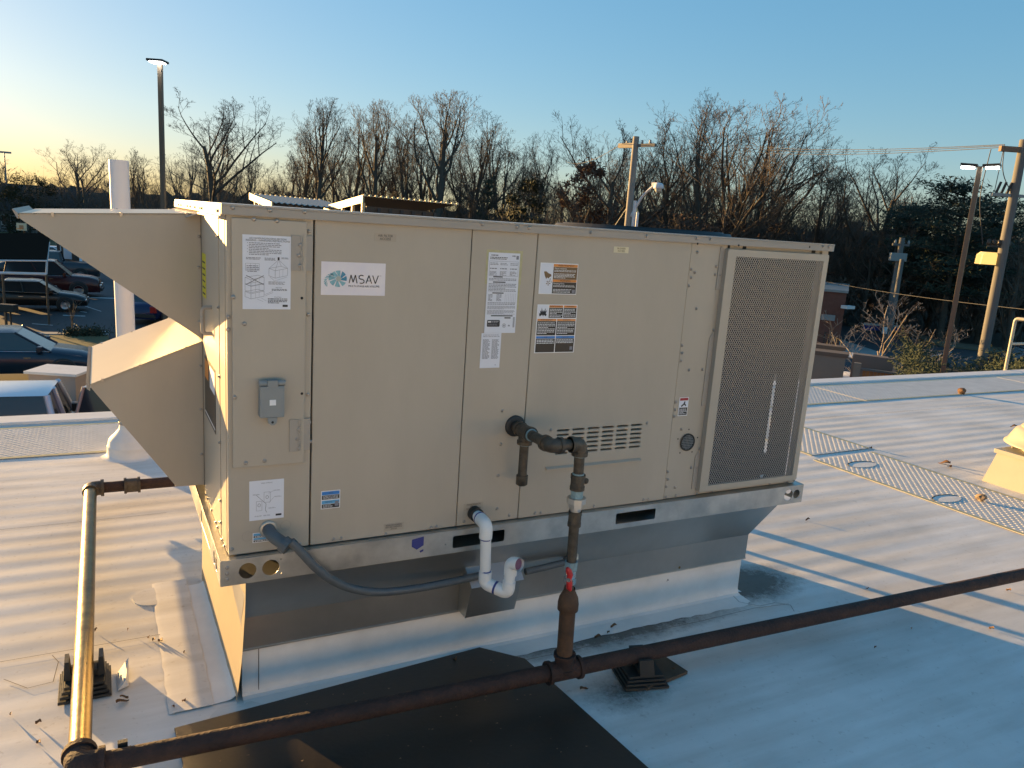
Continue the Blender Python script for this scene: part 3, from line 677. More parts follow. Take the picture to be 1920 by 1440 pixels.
p.text('AVERTISSEMENT', .46, .0375, .0065, INK); p.text('WARNING', .82, .0375, .0065, INK); p.text('AVERTISSEMENT', .26, .315, .0065, INK); p.text('WARNING', .75, .315, .0065, INK); p.text('AVIS', .25, .672, .0065, INK); p.text('NOTICE', .75, .672, .0065, INK)
p.words(.31, .62, .08, .26, 6, WHITEI, .4); p.words(.67, .96, .08, .25, 6, WHITEI, .4, seed=2); p.words(.04, .47, .36, .61, 8, WHITEI, .4, seed=3); p.words(.53, .96, .36, .61, 8, WHITEI, .4, seed=4); p.words(.04, .47, .715, .81, 3, WHITEI, .5, seed=5); p.words(.53, .95, .715, .80, 3, WHITEI, .5, seed=6); p.rect(.88, .87, .95, .94, INKG, 1)
flame = [(.06, .24), (.05, .18), (.08, .20), (.07, .12), (.10, .16), (.105, .06), (.135, .15), (.15, .11), (.165, .15), (.20, .07), (.20, .15), (.24, .11), (.215, .18), (.24, .21), (.21, .24), (.19, .19), (.15, .24), (.11, .19), (.08, .24)]
for i in range(len(flame)):
    a, b_ = flame[i], flame[(i + 1) % len(flame)]; p.mb.poly([(p.X(a[0]), p.ly - .0003, p.Z(a[1])), (p.X(b_[0]), p.ly - .0003, p.Z(b_[1])), (p.X(.148), p.ly - .0003, p.Z(.19))], [(0, 1, 2)], INK)
p.done('warning_label', 'large black and orange warning label with a blast symbol and blue bands')
p = Pr(1.592, .327, 1.636, .398, .0015, WHITEI); p.rect(.06, .03, .94, .17, REDI); p.rect(.06, .20, .94, .52, PAPER); p.rect(.06, .55, .94, .96, DARKI); p.words(.1, .9, .6, .92, 5, WHITEI, .4); p.path([(.6, .22), (.55, .35), (.25, .48)], .006, INK); p.line(.5, .3, .75, .46, .005, INK)
p.done('warning_label', 'little red, white and black label above the round port')
p = Pr(.263, .113, .321, .170, 0, WHITEI)
p.rect(.04, .04, .96, .23, BLUEI); p.rect(.04, .25, .96, .48, DARKI); p.rect(.04, .54, .96, .72, SKYI); p.rect(.04, .74, .96, .96, DARKI); p.words(.1, .9, .27, .46, 3, WHITEI, .35); p.words(.1, .6, .76, .94, 3, WHITEI, .35); p.rect(.72, .60, .92, .88, INKG, 1); p.text('AVIS', .5, .13, .006, INK); p.text('NOTICE', .4, .63, .006, INK)
p.done('notice_label', 'small blue and black notice label low on the filter door')
p = Pr(.066, .032, .128, .062, 0, WHITEI); p.rect(.04, .07, .96, .28, SKYI); p.rect(.04, .30, .96, .48, DARKI); p.rect(.04, .52, .96, .70, SKYI); p.rect(.04, .73, .96, .93, DARKI); p.words(.1, .9, .32, .46, 1, WHITEI, .5); p.words(.1, .9, .75, .9, 1, WHITEI, .5)
p.done('notice_label', 'small blue notice label under the conduit fitting')
# wiring sheet
p = Pr(.057, .101, .154, .221, -.0002)
p.text('FIELD WIRING', .5, .07, .005, INKG); p.path([(.42, .30), (.60, .30), (.60, .56), (.42, .56), (.42, .30)], .0007, INKG); p.path([(.2, .52), (.36, .52), (.36, .76), (.2, .76), (.2, .52)], .0007, INKG)
p.path([(.51 + .04 * math.cos(a), .43 + .04 * math.sin(a)) for a in [k * PI / 6 for k in range(13)]], .0008, INK); p.path([(.28 + .04 * math.cos(a), .62 + .04 * math.sin(a)) for a in [k * PI / 6 for k in range(13)]], .0008, INK)
p.line(.20, .36, .48, .60, .0008, INK); p.path([(.48, .60), (.46, .75), (.50, .82)], .0009, INK); p.path([(.56, .58), (.70, .45)], .0006, INKG); p.path([(.55, .34), (.70, .28)], .0006, INKG)
for (a, b_) in ((.10, .33), (.70, .26), (.72, .42), (.55, .70), (.15, .88), (.4, .88)): p.words(a, a + .22, b_, b_ + .03, 2, INKG, .4, seed=int(a * 50))
p.rect(.76, .88, .93, .93, INK, 1)
p.done('wiring_sheet', 'square white sheet with a wiring drawing above the conduit')
# labels on the left side face
def side_label(y0, z0, y1, z1, mt, name, label, extra=None):
    mb = MB().box((-.0042, y0, z0), (-.0032, y1, z1), mt)
    for e in (extra or []): mb.box((-.0048, e[0], e[1]), (-.0043, e[2], e[3]), e[4])
    upart(mb, name, label=label)
side_label(.44, .69, .53, .83, YELLOW, 'yellow_label', 'bright yellow label beside the upper hood', [(.45, .70 + .02 * k, .52, .705 + .02 * k, INK) for k in range(6)])
side_label(.23, .30, .50, .50, DARKI, 'notice_label', 'dark multi-part label on the shaded side face', [(.24, .42, .36, .49, PAPER), (.40, .43, .49, .49, ORANGE), (.24, .31, .49, .315, WHITEI)])
upart(MB().tube(arc_pts([(-.003, .30, .60), (-.03, .30, .60), (-.03, .30, .68), (-.003, .30, .68)], .02), .006, TAN2), 'pull_handle')

# ---- intake hoods
HY0, HY1 = .554, 1.25
def hood(name, prof, label, screws, open_from, open_to):
    h = U
    tt = .0022
    for yy in (HY0, HY1): upart(MB().prism([(x, yy, z) for x, z in prof], (0, tt, 0), TAN), name + '_side', fix=True, label=label if yy == HY0 else None)
    (x0, z0), (x1, z1) = prof[0], prof[1]
    L = math.hypot(x1 - x0, z1 - z0); nx, nz = (z1 - z0) / L * -1, (x1 - x0) / L
    if nz < 0: nx, nz = -nx, -nz
    e = .0015
    upart(MB().prism([(x0, HY0 - .004, z0 + e), (x1, HY0 - .004, z1 + e), (x1 + nx * .002, HY0 - .004, z1 + nz * .002 + e), (x0 + nx * .002, HY0 - .004, z0 + nz * .002 + e)], (0, HY1 - HY0 + .01, 0), mat('sunlit_tan_top', (.47, .41, .31), .34, noise=.06, nscale=3)), name + '_top', fix=True)  # lighter than the sides: sunlight on the hood tops put into the tan
    return h
hood('upper_hood', [(-.002, .951), (-.505, .920), (-.505, .908), (-.002, .540)], 'upper tan wedge shaped side of the intake hood', 3, 0, 0)
hood('lower_hood', [(-.002, .534), (-.340, .397), (-.337, .386), (-.096, .034), (-.002, .031)], 'lower tan wedge shaped side of the intake hood', 3, 0, 0)
upart(MB().prism([(-.507, HY0 - .004, .921), (-.52, HY0 - .004, .935), (-.522, HY0 - .004, .933), (-.51, HY0 - .004, .907), (-.507, HY0 - .004, .907)], (0, .62, 0), TAN2), 'upper_hood_lip', fix=True)
upart(MB().prism([(-.342, HY0 - .004, .399), (-.352, HY0 - .004, .405), (-.350, HY0 - .004, .385), (-.341, HY0 - .004, .378)], (0, HY1 - HY0 + .008, 0), TAN2), 'lower_hood_lip', fix=True)
upart(MB().prism([(-.098, HY0 + .003, .034), (-.003, HY0 + .003, .031), (-.003, HY0 + .003, .028), (-.098, HY0 + .003, .031)], (0, HY1 - HY0 - .003, 0), TAN), 'lower_hood_floor', fix=True)
# filters inside hoods
for (a, b_) in (((-.495, .900), (-.012, .548)), ((-.328, .380), (-.10, .045))):
    upart(MB().prism([(a[0], HY0 + .004, a[1]), (b_[0], HY0 + .004, b_[1]), (b_[0] + .01, HY0 + .004, b_[1] + .012), (a[0] + .01, HY0 + .004, a[1] + .012)], (0, HY1 - HY0 - .006, 0), GALV2), 'hood_filter', fix=True)
CL = MB().box((-.004, -.006, -.009), (.004, .012, .003), STEELS).mesh('hood_clip')
for (x, z) in ((-.42, .927), (-.235, .939), (-.045, .950), (-.305, .4135), (-.195, .4575), (-.055, .5145)):
    for yy in (HY0, HY1):
        o = bpy.data.objects.new('hood_clip', CL); link(o, U); o.location = (x, yy, z + UZ)
for (x, z) in ((-.012, .78), (-.012, .60), (-.012, .45), (-.012, .30), (-.012, .14), (-.010, .565), (-.010, .88)): screw(x, z, HY0, .75)
# tape measure reading: hood flange along the wall
upart(MB().box((-.0035, HY0 - .014, .03), (-.0032, HY0 - .001, .95), TAN2).box((-.0050, HY0 - .003, .03), (-.0036, HY0 - .001, .95), BLKPIPE), 'hood_flange')

# ------------------------------------------------------------------ curb and adapter
K = thing('roof_kerb', 'white membrane wrapped kerb with a flared grey steel adapter under the tan unit', 'roof kerb', (0, 0, DECK))
def kp(mb, name, bevel=0, fix=False, label=None):
    o = mb.build(name, K, bevel, fix); o.location = (0, 0, UZ)
    if label: o['label'] = label
    return o
ya, yb = .98, 1.38
# adapter: flared upper skirt + straight lower skirt, sheet metal
def skirt():
    top = [(.048, -.003), (2.190, -.003), (2.190, yb), (.048, yb)]; mid = [(.052, .12), (2.163, .12), (2.163, 1.03), (.052, 1.03)]; low = [(.052, .124), (2.166, .124), (2.166, 1.03), (.052, 1.03)]
    zt, zm, zl = -.0795, -.268, -.378
    mb = MB(); V = [(x, y, zt) for x, y in top] + [(x, y, zm) for x, y in mid] + [(x, y, zl) for x, y in low]
    F = []
    for k in range(2):
        for i in range(4): F.append((k * 4 + i, (k * 4) + (i + 1) % 4, (k + 1) * 4 + (i + 1) % 4, (k + 1) * 4 + i))
    mb.poly(V, F, GALV2); return mb
kp(skirt(), 'adapter_skirt', label='grey galvanised adapter folded inwards under the base rail')
kp(MB().box((.05, .1215, -.3825), (2.168, .1255, -.3775), GALV), 'skirt_hem')
# curved left closure sheet, seen edge-on in the sun
V = []; n = 10
for i in range(n + 1):
    t = i / n; z = -.08 - t * (.465); y = -.004 + .15 * (t * 1.25 if t < .45 else .56 + (t - .45) * .30); x = .046 + .012 * math.sin(t * PI) - .012 * t
    V.append((x, y, z)); V.append((x - .004 - .0 * t, 1.03 + .3 * (1 - t), z))
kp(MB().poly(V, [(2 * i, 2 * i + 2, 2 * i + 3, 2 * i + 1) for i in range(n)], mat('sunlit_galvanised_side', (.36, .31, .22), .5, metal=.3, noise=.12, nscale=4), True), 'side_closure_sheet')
# membrane on the curb: front with cove at the foot
def cove(x0, x1, yc, name):
    prof = [(yc, -.379), (yc - .0005, -.46), (yc - .001, -.52), (yc - .0025, -.533), (yc - .008, -.5425), (yc - .022, -.5475), (yc - .10, -.5492)]
    nx = 60; V = []; rr = random.Random(5)
    for i in range(nx + 1):
        x = x0 + (x1 - x0) * i / nx
        for j, (y, z) in enumerate(prof):
            V.append((x, y + (.0004 * math.sin(x * 5) + .0003 * rr.uniform(-1, 1)) * (1 if j < 6 else 20), z + (.0009 * rr.uniform(0, 1) if j > 2 else 0)))
    q = len(prof); F = [(i * q + j, (i + 1) * q + j, (i + 1) * q + j + 1, i * q + j + 1) for i in range(nx) for j in range(q - 1)]
    return kp(MB().poly(V, F, CURBM, False), name)
cove(.055, 2.155, .134, 'front_membrane')
kp(MB().box((.060, .139, -.549), (2.150, ya, -.379), CURBM), 'kerb_core')
V = []
for i in range(20):
    y = -.004 + .13 + i * .045
    for j, (dx, z) in enumerate(((0, -.50), (-.006, -.530), (-.03, -.5445), (-.10, -.5488), (-.19, -.5498))):
        V.append((.045 + dx + .004 * math.sin(i * 1.7 + j), y, z + .0008 * math.sin(i * 2.3 + j * 2)))
kp(MB().poly(V, [(i * 5 + j, i * 5 + j + 1, (i + 1) * 5 + j + 1, (i + 1) * 5 + j) for i in range(19) for j in range(4)], CURBM, True), 'side_membrane')
V = []
for i in range(20):
    y = .134 + i * .045
    for j, (dx, z) in enumerate(((0, -.379), (.001, -.53), (.005, -.545), (.03, -.5492))): V.append((2.155 + dx, y, z))
kp(MB().poly(V, [(i * 4 + j, (i + 1) * 4 + j, (i + 1) * 4 + j + 1, i * 4 + j + 1) for i in range(19) for j in range(3)], CURBM, True), 'side_membrane')
# round corner patches of membrane and seam lines
def patch(cx, cy, r, z=DECK + .0035, name='membrane_patch', parent=None):
    P = [(cx + r * (1 + .03 * math.sin(5 * a)) * math.cos(a), cy + r * math.sin(a), 0) for a in [2 * PI * k / 28 for k in range(28)]]
    mb = MB(); mb.prism([(x, y, -.003) for x, y, _ in P], (0, 0, .0044), MEMB); return mb, z
mb, z = patch(.03, .03, .085); o = mb.build('membrane_patch', K, fix=True); o.location = (0, 0, .0025)
mb, z = patch(2.19, .06, .075); o = mb.build('membrane_patch', K, fix=True); o.location = (0, 0, .0012)
mb, z = patch(-.16, .93, .075); o = mb.build('membrane_patch', K, fix=True); o.location = (0, 0, .0035)
mb = MB(); rr = random.Random(9)
P = [(-.160 + .0025 * rr.uniform(-1, 1), .12 + k * .04) for k in range(24)]
V = []
for (x, y) in P: V += [(x, y, .0035), (x + .02, y, .0062 + .0012 * rr.random()), (x + .13, y, .0062)]
K_ = MB().poly(V, [(3 * i + j, 3 * i + j + 1, 3 * i + j + 4, 3 * i + j + 3) for i in range(len(P) - 1) for j in range(2)], MEMB, True).build('membrane_strip', K)
SEAM = mat('seam_dirt', (.14, .12, .11), .8, noise=.4, nscale=20)
def seam(pts, wd=.0022, parent=None):
    mb = MB(); Z = DECK + .0042
    for a, c in zip(pts, pts[1:]):
        A = Vector((*a, Z)); B = Vector((*c, Z)); d = (B - A).normalized(); nn = Vector((-d.y, d.x, 0)) * wd / 2
        mb.poly([A - nn, B - nn, B + nn, A + nn], [(0, 1, 2, 3)], SEAM)
    o = mb.build('membrane_seam'); tag(o, kind='structure'); return o
seam([(.95, -.005), (1.2, -.012), (1.5, -.004), (1.8, -.012), (2.12, -.006), (2.3, -.03)])
seam([(2.12, .13), (2.10, .06), (2.16, 0), (2.25, .0), (2.30, -.04), (2.27, -.09)])
seam([(-3, 1.83), (-1.5, 1.835), (-.4, 1.826), (-.05, 1.83)], .003)
seam([(-.05, .62), (-.6, .615), (-1.4, .61)], .0025)
seam([(2.6, 2.52), (4, 2.515), (6, 2.53), (12, 2.5)], .004)
seam([(-.62, .50), (-.55, .42), (-.48, .43), (-.47, .55), (-.49, .60)])
# curb seam mark
kp(MB().box((.105, .1312, -.548), (.107, .1325, -.385), SEAM), 'kerb_seam')
kp(MB().prism([(1.75, .131, -.415), (1.756, .131, -.425), (1.750, .131, -.42), (1.744, .131, -.425)], (0, -.001, 0), INK), 'kerb_mark', fix=True)
kp(MB().lathe((1.795, .1235, -.366), [(.006, -.004), (.0001, -.006)], BRASS, 8, 'Y'), 'skirt_screw')

# ------------------------------------------------------------------ gas piping (one thing)
G = thing('gas_piping', 'gas pipework of rusty and yellowed steel crossing the roof and rising to the tan unit', 'gas pipe', (-.39, -.17, DECK))
def gpart(mb, name, label=None):
    o = mb.build(name, G); o.location = (.39, .17, UZ)
    if label: o['label'] = label
    return o
ZP = -.452
A0 = Vector((-.392, -.170, ZP)); T0 = Vector((1.022, -.242, ZP)); E0 = Vector((5.6, -.43, ZP))
dr = (T0 - A0).normalized()
gpart(MB().tube([A0 + dr * .03, T0 - dr * .05], .0275, RUST, 20), 'rusty_run', 'rusty horizontal pipe left of the tee, over the black mat')
gpart(MB().tube([T0 + dr * .05, E0], .0275, RUST, 20), 'rusty_run', 'dark rusty horizontal pipe running off to the right')
def band(mb, a, b_, r, rb, mt, n=20):
    a = Vector(a); b_ = Vector(b_); d = (b_ - a).normalized(); mb.tube([a, b_], r, mt, n); mb.tube([a, a + d * .012], rb, mt, n); mb.tube([b_ - d * .012, b_], rb, mt, n)
b = MB(); band(b, T0 - dr * .062, T0 + dr * .062, .033, .039, RUST); band(b, T0, T0 + Vector((-.001, 0, .062)), .032, .037, RUST); gpart(b, 'tee')
RX, RY = T0.x - .002, T0.y
gpart(MB().tube([(RX, RY, ZP + .05), (RX - .003, RY, -.235)],   .0265, RUST2, 20), 'riser', 'thick brown riser')
b = MB(); b.lathe((RX - .003, RY, -.235), [(.028, 0), (.034, .004), (.0345, .028), (.031, .048), (.023, .064), (.019, .072), (.019, .080)], RUST2, 20); gpart(b, 'reducer')
ux = RX - .005
b = MB(); b.tube([(ux, RY, -.158), (ux, RY, -.135)], .016, BLKPIPE, 16); b.tube([(ux, RY, -.138), (ux, RY, -.118)], .021, CHROME, 8, smooth=False); b.tube([(ux, RY, -.118), (ux, RY, -.092)], .018, CHROME, 16); b.tube([(ux, RY, -.092), (ux, RY, -.062)], .021, PATINA, 8, smooth=False)
b.tube([(ux, RY, -.105), (ux - .022, RY - .028, -.105)], .009, CHROME, 12)
vv = gpart(b, 'valve', 'silver ball valve')
hc = Vector((ux - .026, RY - .033, -.105)); hd = Vector((.62, -.5, 0)).normalized()
b = MB()
for sg in (1, -1): b.tube([hc, hc + Vector((.004, 0, .014 * sg)), hc + Vector((-.004 * sg, 0, .030 * sg)), hc + Vector((-.010 * sg, 0, .040 * sg))], [.008, .010, .010, .005], RED, 10)
b.tube([hc + Vector((.004, .005, 0)), hc + Vector((-.005, -.006, 0))], .007, CHROME, 8)
b.build('valve_handle', vv)['label'] = 'red butterfly handle'
TX = ux - .006
gpart(MB().tube([(ux, RY, -.07), (ux - .002, RY, .085)], .0168, BLKPIPE, 16), 'nipple')
b = MB(); band(b, (ux - .002, RY, .060), (ux - .002, RY, .110), .021, .022, BLKPIPE, 16); gpart(b, 'coupling')
b = MB(); b.tube([(ux - .002, RY, .108), (ux - .002, RY, .124)], .018, GALV, 16); b.tube([(ux - .002, RY, .122), (ux - .002, RY, .138)], .024, GALV, 6, smooth=False); b.tube([(ux - .002, RY, .138), (ux - .002, RY, .156)], .031, GALV, 8, smooth=False); b.tube([(ux - .002, RY, .156), (ux - .002, RY, .182)], .020, PATINA, 8, smooth=False); gpart(b, 'union', 'hexagonal galvanised pipe union')
b = MB(); band(b, (ux - .003, RY, .182), (ux - .003, RY, .232), .0225, .024, BLKPIPE, 16); b.tube([(ux - .003, RY, .231), (ux - .003, RY, .237)], .019, PATINA, 16); gpart(b, 'coupling')
ZH = .333
xt = 1.010
gpart(MB().tube([(ux - .003, RY, .23), (xt, RY, .312)], .0168, BLKPIPE, 16), 'nipple')
def elbow(p0, pc, p1, r, rb, mt, name):
    p0, pc, p1 = Vector(p0), Vector(pc), Vector(p1); q = arc_pts([p0, pc, p1], .03, 7); mb = MB(); mb.tube(q, r, mt, 18)
    mb.tube([p0, p0 + (pc - p0).normalized() * .012], rb, mt, 18); mb.tube([p1, p1 + (pc - p1).normalized() * .012], rb, mt, 18)
    e1 = p0 + (p0 - pc).normalized() * .003; mb.tube([p0, e1], r * .92, PATINA, 18)
    return gpart(mb, name)
elbow((xt, RY, ZH - .038), (xt, RY, ZH), (xt - .038, RY, ZH), .0225, .026, BLKPIPE, 'elbow')
xi = .904
gpart(MB().tube([(xt - .036, RY, ZH), (xi + .034, RY, ZH)], .0168, BLKPIPE, 16), 'nipple')
elbow((xi + .038, RY, ZH), (xi, RY, ZH), (xi, RY + .040, ZH), .0225, .026, BLKPIPE, 'elbow')
gpart(MB().tube([(xi, RY + .038, ZH), (xi, -.085, ZH)], .0168, BLKPIPE, 16), 'nipple')
b = MB(); band(b, (xi, -.115, ZH), (xi, -.035, ZH), .0225, .0255, BLKPIPE, 18); band(b, (xi, -.075, ZH), (xi, -.075, ZH - .042), .0215, .025, BLKPIPE, 18); b.tube([(xi, -.118, ZH), (xi, -.115, ZH)], .021, PATINA, 18); b.tube([(xi, -.075, ZH - .045), (xi, -.075, ZH - .042)], .019, PATINA, 16); gpart(b, 'tee')
gpart(MB().tube([(xi, -.036, ZH), (xi, -.002, ZH)], .0168, BLKPIPE, 16), 'nipple')
gpart(MB().tube([(xi, -.075, ZH - .04), (xi, -.075, ZH - .155)], .0150, BLKPIPE, 16), 'drip_leg')
b = MB(); b.tube([(xi, -.075, ZH - .148), (xi, -.075, ZH - .178), (xi, -.075, ZH - .182)], [.0195, .0195, .014], BLKPIPE, 16); gpart(b, 'end_cap')
gpart(MB().lathe((xi, 0, ZH), [(.036, -.0003), (.036, -.006), (.030, -.009), (.018, -.009)], BLK, 24, 'Y'), 'grommet')
# left run in yellowed pipe
B1 = Vector((-.383, 2.02, ZP)); dl = (B1 - A0).normalized()
gpart(MB().tube([A0 + dl * .055, B1 - dl * .05], .0285, BRASS, 24), 'yellowed_run', 'long sunlit yellowish pipe on the left')
b = MB(); q = arc_pts([A0 + dr * .055, A0, A0 + dl * .06], .045, 8); b.tube(q, .0365, RUST, 20); b.tube([A0 + dl * .045, A0 + dl * .062], .043, RUST, 20); b.tube([A0 + dr * .045, A0 + dr * .06], .043, RUST, 20); gpart(b, 'elbow')
b = MB(); q = arc_pts([B1 - dl * .055, B1, B1 + Vector((.06, 0, 0))], .045, 8); b.tube(q, .0365, BLKPIPE, 20); b.tube([B1 + Vector((.045, 0, 0)), B1 + Vector((.06, 0, 0))], .043, BLKPIPE, 20); gpart(b, 'elbow')
gpart(MB().tube([B1 + Vector((.05, 0, 0)), B1 + Vector((1.5, 0, 0))], .0275, RUST, 20), 'rusty_run', 'dark pipe disappearing behind the lower hood')
b = MB(); band(b, B1 + Vector((.15, 0, 0)), B1 + Vector((.225, 0, 0)), .036, .041, BLKPIPE, 20); gpart(b, 'coupling')

# pipe support blocks
def block(x, y, rz, label, s=1.0):
    t = thing('pipe_support', label, 'pipe support', (x, y, DECK + .004), rz, 'black pipe supports on the roof')
    t.scale = (s, s, s)
    b = MB()
    for k in range(4):
        e = .006 * k; b.box((-.062 - .012 + e, -.085 + e, .0 + .012 * k), (.062 + .012 - e, .085 - e, .009 + .012 * k), BLK)
    b.build('stepped_base', t, .0015)
    b = MB(); b.prism([(-.05, -.022, .045), (.05, -.022, .045), (.036, -.022, .064), (-.036, -.022, .064)], (0, .044, 0), BLK)
    b.build('saddle', t, fix=True)
    for sg in (-1, 1):
        MB().prism([(sg * .036, -.03, .046), (sg * .058, -.03, .046), (sg * .054, -.022, .105), (sg * .042, -.022, .105)], (0, .055, 0), BLK).build('side_wedge', t, fix=True)
    return t
block(-.388, .37, 0, 'black stepped rubber support under the yellowed pipe')
block(1.335, -.257, PI / 2 - .25, 'black rubber support under the dark pipe beside the tee', .95)
o = MB().poly([(-.298, .30, DECK + .006), (-.265, .32, DECK + .006), (-.262, .44, DECK + .006), (-.30, .40, DECK + .006), (-.273, .31, DECK + .035), (-.262, .40, DECK + .06)], [(0, 1, 4), (1, 2, 5, 4), (0, 4, 5, 3), (2, 3, 5)], CURBM).build('membrane_flap')
tag(o, 'curled flap of loose membrane beside the left pipe support', 'membrane scrap')
o = MB().prism([(-.10, -.075, 0), (.10, -.085, 0), (.11, .075, 0), (-.09, .08, 0)], (0, 0, .012), mat('damp_board', (.10, .07, .045), .8, noise=.4, nscale=20)).build('wooden_pad', fix=True)
o.location = (1.40, -.235, DECK + .004); o.rotation_euler = (0, 0, .2); tag(o, 'damp brown board under the dark pipe behind the black support', 'board')

# ------------------------------------------------------------------ rubber mat
mp_ = [(-.152, .034), (.885, .116), (1.006, -.010), (1.030, -.222), (1.085, -.80), (.9, -1.5), (-.10, -1.5), (-.142, -.154)]
V = []
o = MB().prism([(x, y, DECK + .005) for x, y in mp_], (0, 0, .008), MATM).build('rubber_mat', fix=True)
tag(o, 'large black rubber mat lying on the roof in front of the unit', 'mat')
o2 = MB().prism([(-.145, -.15, DECK + .0135), (.25, -.16, DECK + .0135), (.62, -.60, DECK + .0135), (.5, -1.45, DECK + .0135), (-.09, -1.45, DECK + .0135)], (0, 0, .006), MATM).build('rubber_mat', fix=True)
tag(o2, 'second black mat layer lying on top of the first, nearer the camera', 'mat')

o = MB()
fr_ = random.Random(4)
for k in range(90):
    x = fr_.uniform(-.1, 1.0); y = fr_.uniform(-.55, .05); z = DECK + .0205 if y < -.16 and x < .2 else DECK + .0135; e = fr_.uniform(.0015, .004); a = fr_.uniform(0, 6)
    q = [(x + e * math.cos(a + j * 2.1) * (2 if j == 0 else 1), y + e * math.sin(a + j * 2.1), z) for j in range(3)]; o.poly(q, [(0, 1, 2)], STONE)
tag(o.build('grit'), 'pale specks of grit scattered over the black mat', 'grit', kind='stuff')
# ------------------------------------------------------------------ drain trap
T = thing('drain_trap', 'white plastic condensate drain trap hanging below the unit', 'drain pipe', (.772, 0, .043))
def tp(mb, name, label=None):
    o = mb.build(name, T); o.location = (-.772, 0, -.043)
    if label: o['label'] = label
    return o
dp = [(.772, -.004, .043), (.772, -.030, .043)]
tp(MB().tube(dp, .024, BLK, 20), 'rubber_bush')
PR = .0178
a = Vector((.772, -.100, .038)); c_ = Vector((.779, -.100, -.165)); d_ = Vector((.832, -.165, -.178)); e_ = Vector((.836, -.165, -.085)); f_ = Vector((.852, -.205, -.078))
b = MB(); b.tube([(.772, -.028, .043), (.772, -.060, .041)], PR, PVC, 20); b.tube(arc_pts([Vector((.772, -.045, .042)), a, a + Vector((0, 0, -.045))], .03, 7), PR * 1.2, PVC, 22); tp(b, 'upper_elbow')
tp(MB().tube([a + Vector((0, 0, -.03)), c_ + Vector((0, 0, .03))], PR, PVC, 20), 'drop_pipe')
b = MB(); b.tube(arc_pts([c_ + Vector((0, 0, .042)), c_, c_ + (d_ - c_).normalized() * .04], .028, 7), PR * 1.2, PVC, 22); tp(b, 'lower_elbow')
tp(MB().tube([c_, d_], PR, PVC, 20), 'trap_pipe')
b = MB(); b.tube(arc_pts([d_ - (d_ - c_).normalized() * .04, d_, d_ + Vector((.002, 0, .040))], .028, 7), PR * 1.2, PVC, 22); tp(b, 'trap_elbow')
tp(MB().tube([d_, e_], PR, PVC, 20), 'riser_pipe')
gq = (f_ - e_).normalized()
b = MB(); b.tube(arc_pts([e_ + Vector((0, 0, -.030)), e_ + Vector((0, 0, .012)), e_ + Vector((0, 0, .012)) + gq * .036], .02, 7), PR * 1.2, PVC, 22, cap=False); tp(b, 'outlet_elbow')
q = e_ + Vector((0, 0, .012)) + gq * .030; tp(MB().tube([q - gq * .002, q], PR * 1.0, PVCP, 20), 'primer_mouth', 'dark purple stained mouth')
b = MB(); q = e_ + Vector((0, 0, .012)) + gq * .036
b.tube([q - gq * .001, q], [PR * 1.2, PR * 1.2], PVC, 22, cap=False)
for (r_, o0, dd) in ((PR * 1.03, a + Vector((0, 0, -.046)), Vector((0, 0, -.004))), (PR * 1.03, c_ + Vector((0, 0, .042)), Vector((0, 0, .004))), (PR * 1.22, c_ + (d_ - c_).normalized() * .037, (d_ - c_).normalized() * .006), (PR * 1.23, Vector((.772, -.050, .042)), Vector((0, -.005, 0)))): b.tube([o0, o0 + dd], r_, BLUEP, 20)
tp(b, 'cement_ring')

# ------------------------------------------------------------------ conduit and box
Cn = thing('flexible_conduit', 'grey flexible electrical conduit drooping from the unit to a box on the adapter', 'conduit', (.11, 0, .07))
def cp(mb, name):
    o = mb.build(name, Cn); o.location = (-.11, 0, -.07); return o
cp(MB().lathe((.110, 0, .071), [(.026, -.0002), (.026, -.004), (.022, -.007), (.015, -.007)], mat('fitting_washer', (.45, .42, .36), .4, metal=.5), 24, 'Y'), 'washer')
b = MB(); b.tube(arc_pts([(.110, -.004, .071), (.112, -.045, .068), (.145, -.075, .046)], .02, 5), .0185, GREYP, 20); b.tube([(.138, -.069, .051), (.152, -.081, .041)], .024, GREYP, 12, smooth=False); cp(b, 'elbow_fitting')
path = []
for (u, v, y) in ((545, 1015, -.083), (562, 1032, -.088), (590, 1062, -.09), (620, 1086, -.085), (655, 1102, -.075), (700, 1110, -.06), (745, 1108, -.04), (800, 1100, -.02), (850, 1090, .0), (905, 1078, .03)):
    d = ray(u, v); path.append(CAM + d * ((y - CAM.y) / d.y))
def smooth_path(P, n=8):
    out = []
    for i in range(len(P) - 1):
        p0, p1, p2, p3 = P[max(i - 1, 0)], P[i], P[i + 1], P[min(i + 2, len(P) - 1)]
        for k in range(n):
            t = k / n; out.append(.5 * ((2 * p1) + (p2 - p0) * t + (2 * p0 - 5 * p1 + 4 * p2 - p3) * t * t + (-p0 + 3 * p1 - 3 * p2 + p3) * t ** 3))
    return out + [P[-1]]
sp = smooth_path(path, 22); rs = [.0125 + (.0009 if i % 2 else 0) for i in range(len(sp))]
cp(MB().tube(sp, rs, GREYP, 16), 'conduit_run')
path = []
for (u, v, y) in ((985, 1072, .07), (1020, 1064, .07), (1060, 1054, .07)):
    d = ray(u, v); path.append(CAM + d * ((y - CAM.y) / d.y))
cp(MB().tube(smooth_path(path, 12), .0125, GREYP, 16), 'conduit_run')
e0 = path[-1]
cp(MB().tube([e0, e0 + Vector((.018, 0, .004))], .018, GREYP, 8, smooth=False).tube(arc_pts([e0 + Vector((.015, 0, .003)), e0 + Vector((.045, 0, .008)), e0 + Vector((.048, .04, .03))], .02), .016, GALV, 16), 'end_fitting')
JB = thing('junction_box', 'grey steel junction box with a sloping lid on the adapter behind the white trap', 'junction box', (.86, .06, -.28))
jx0, jx1 = .79, .985
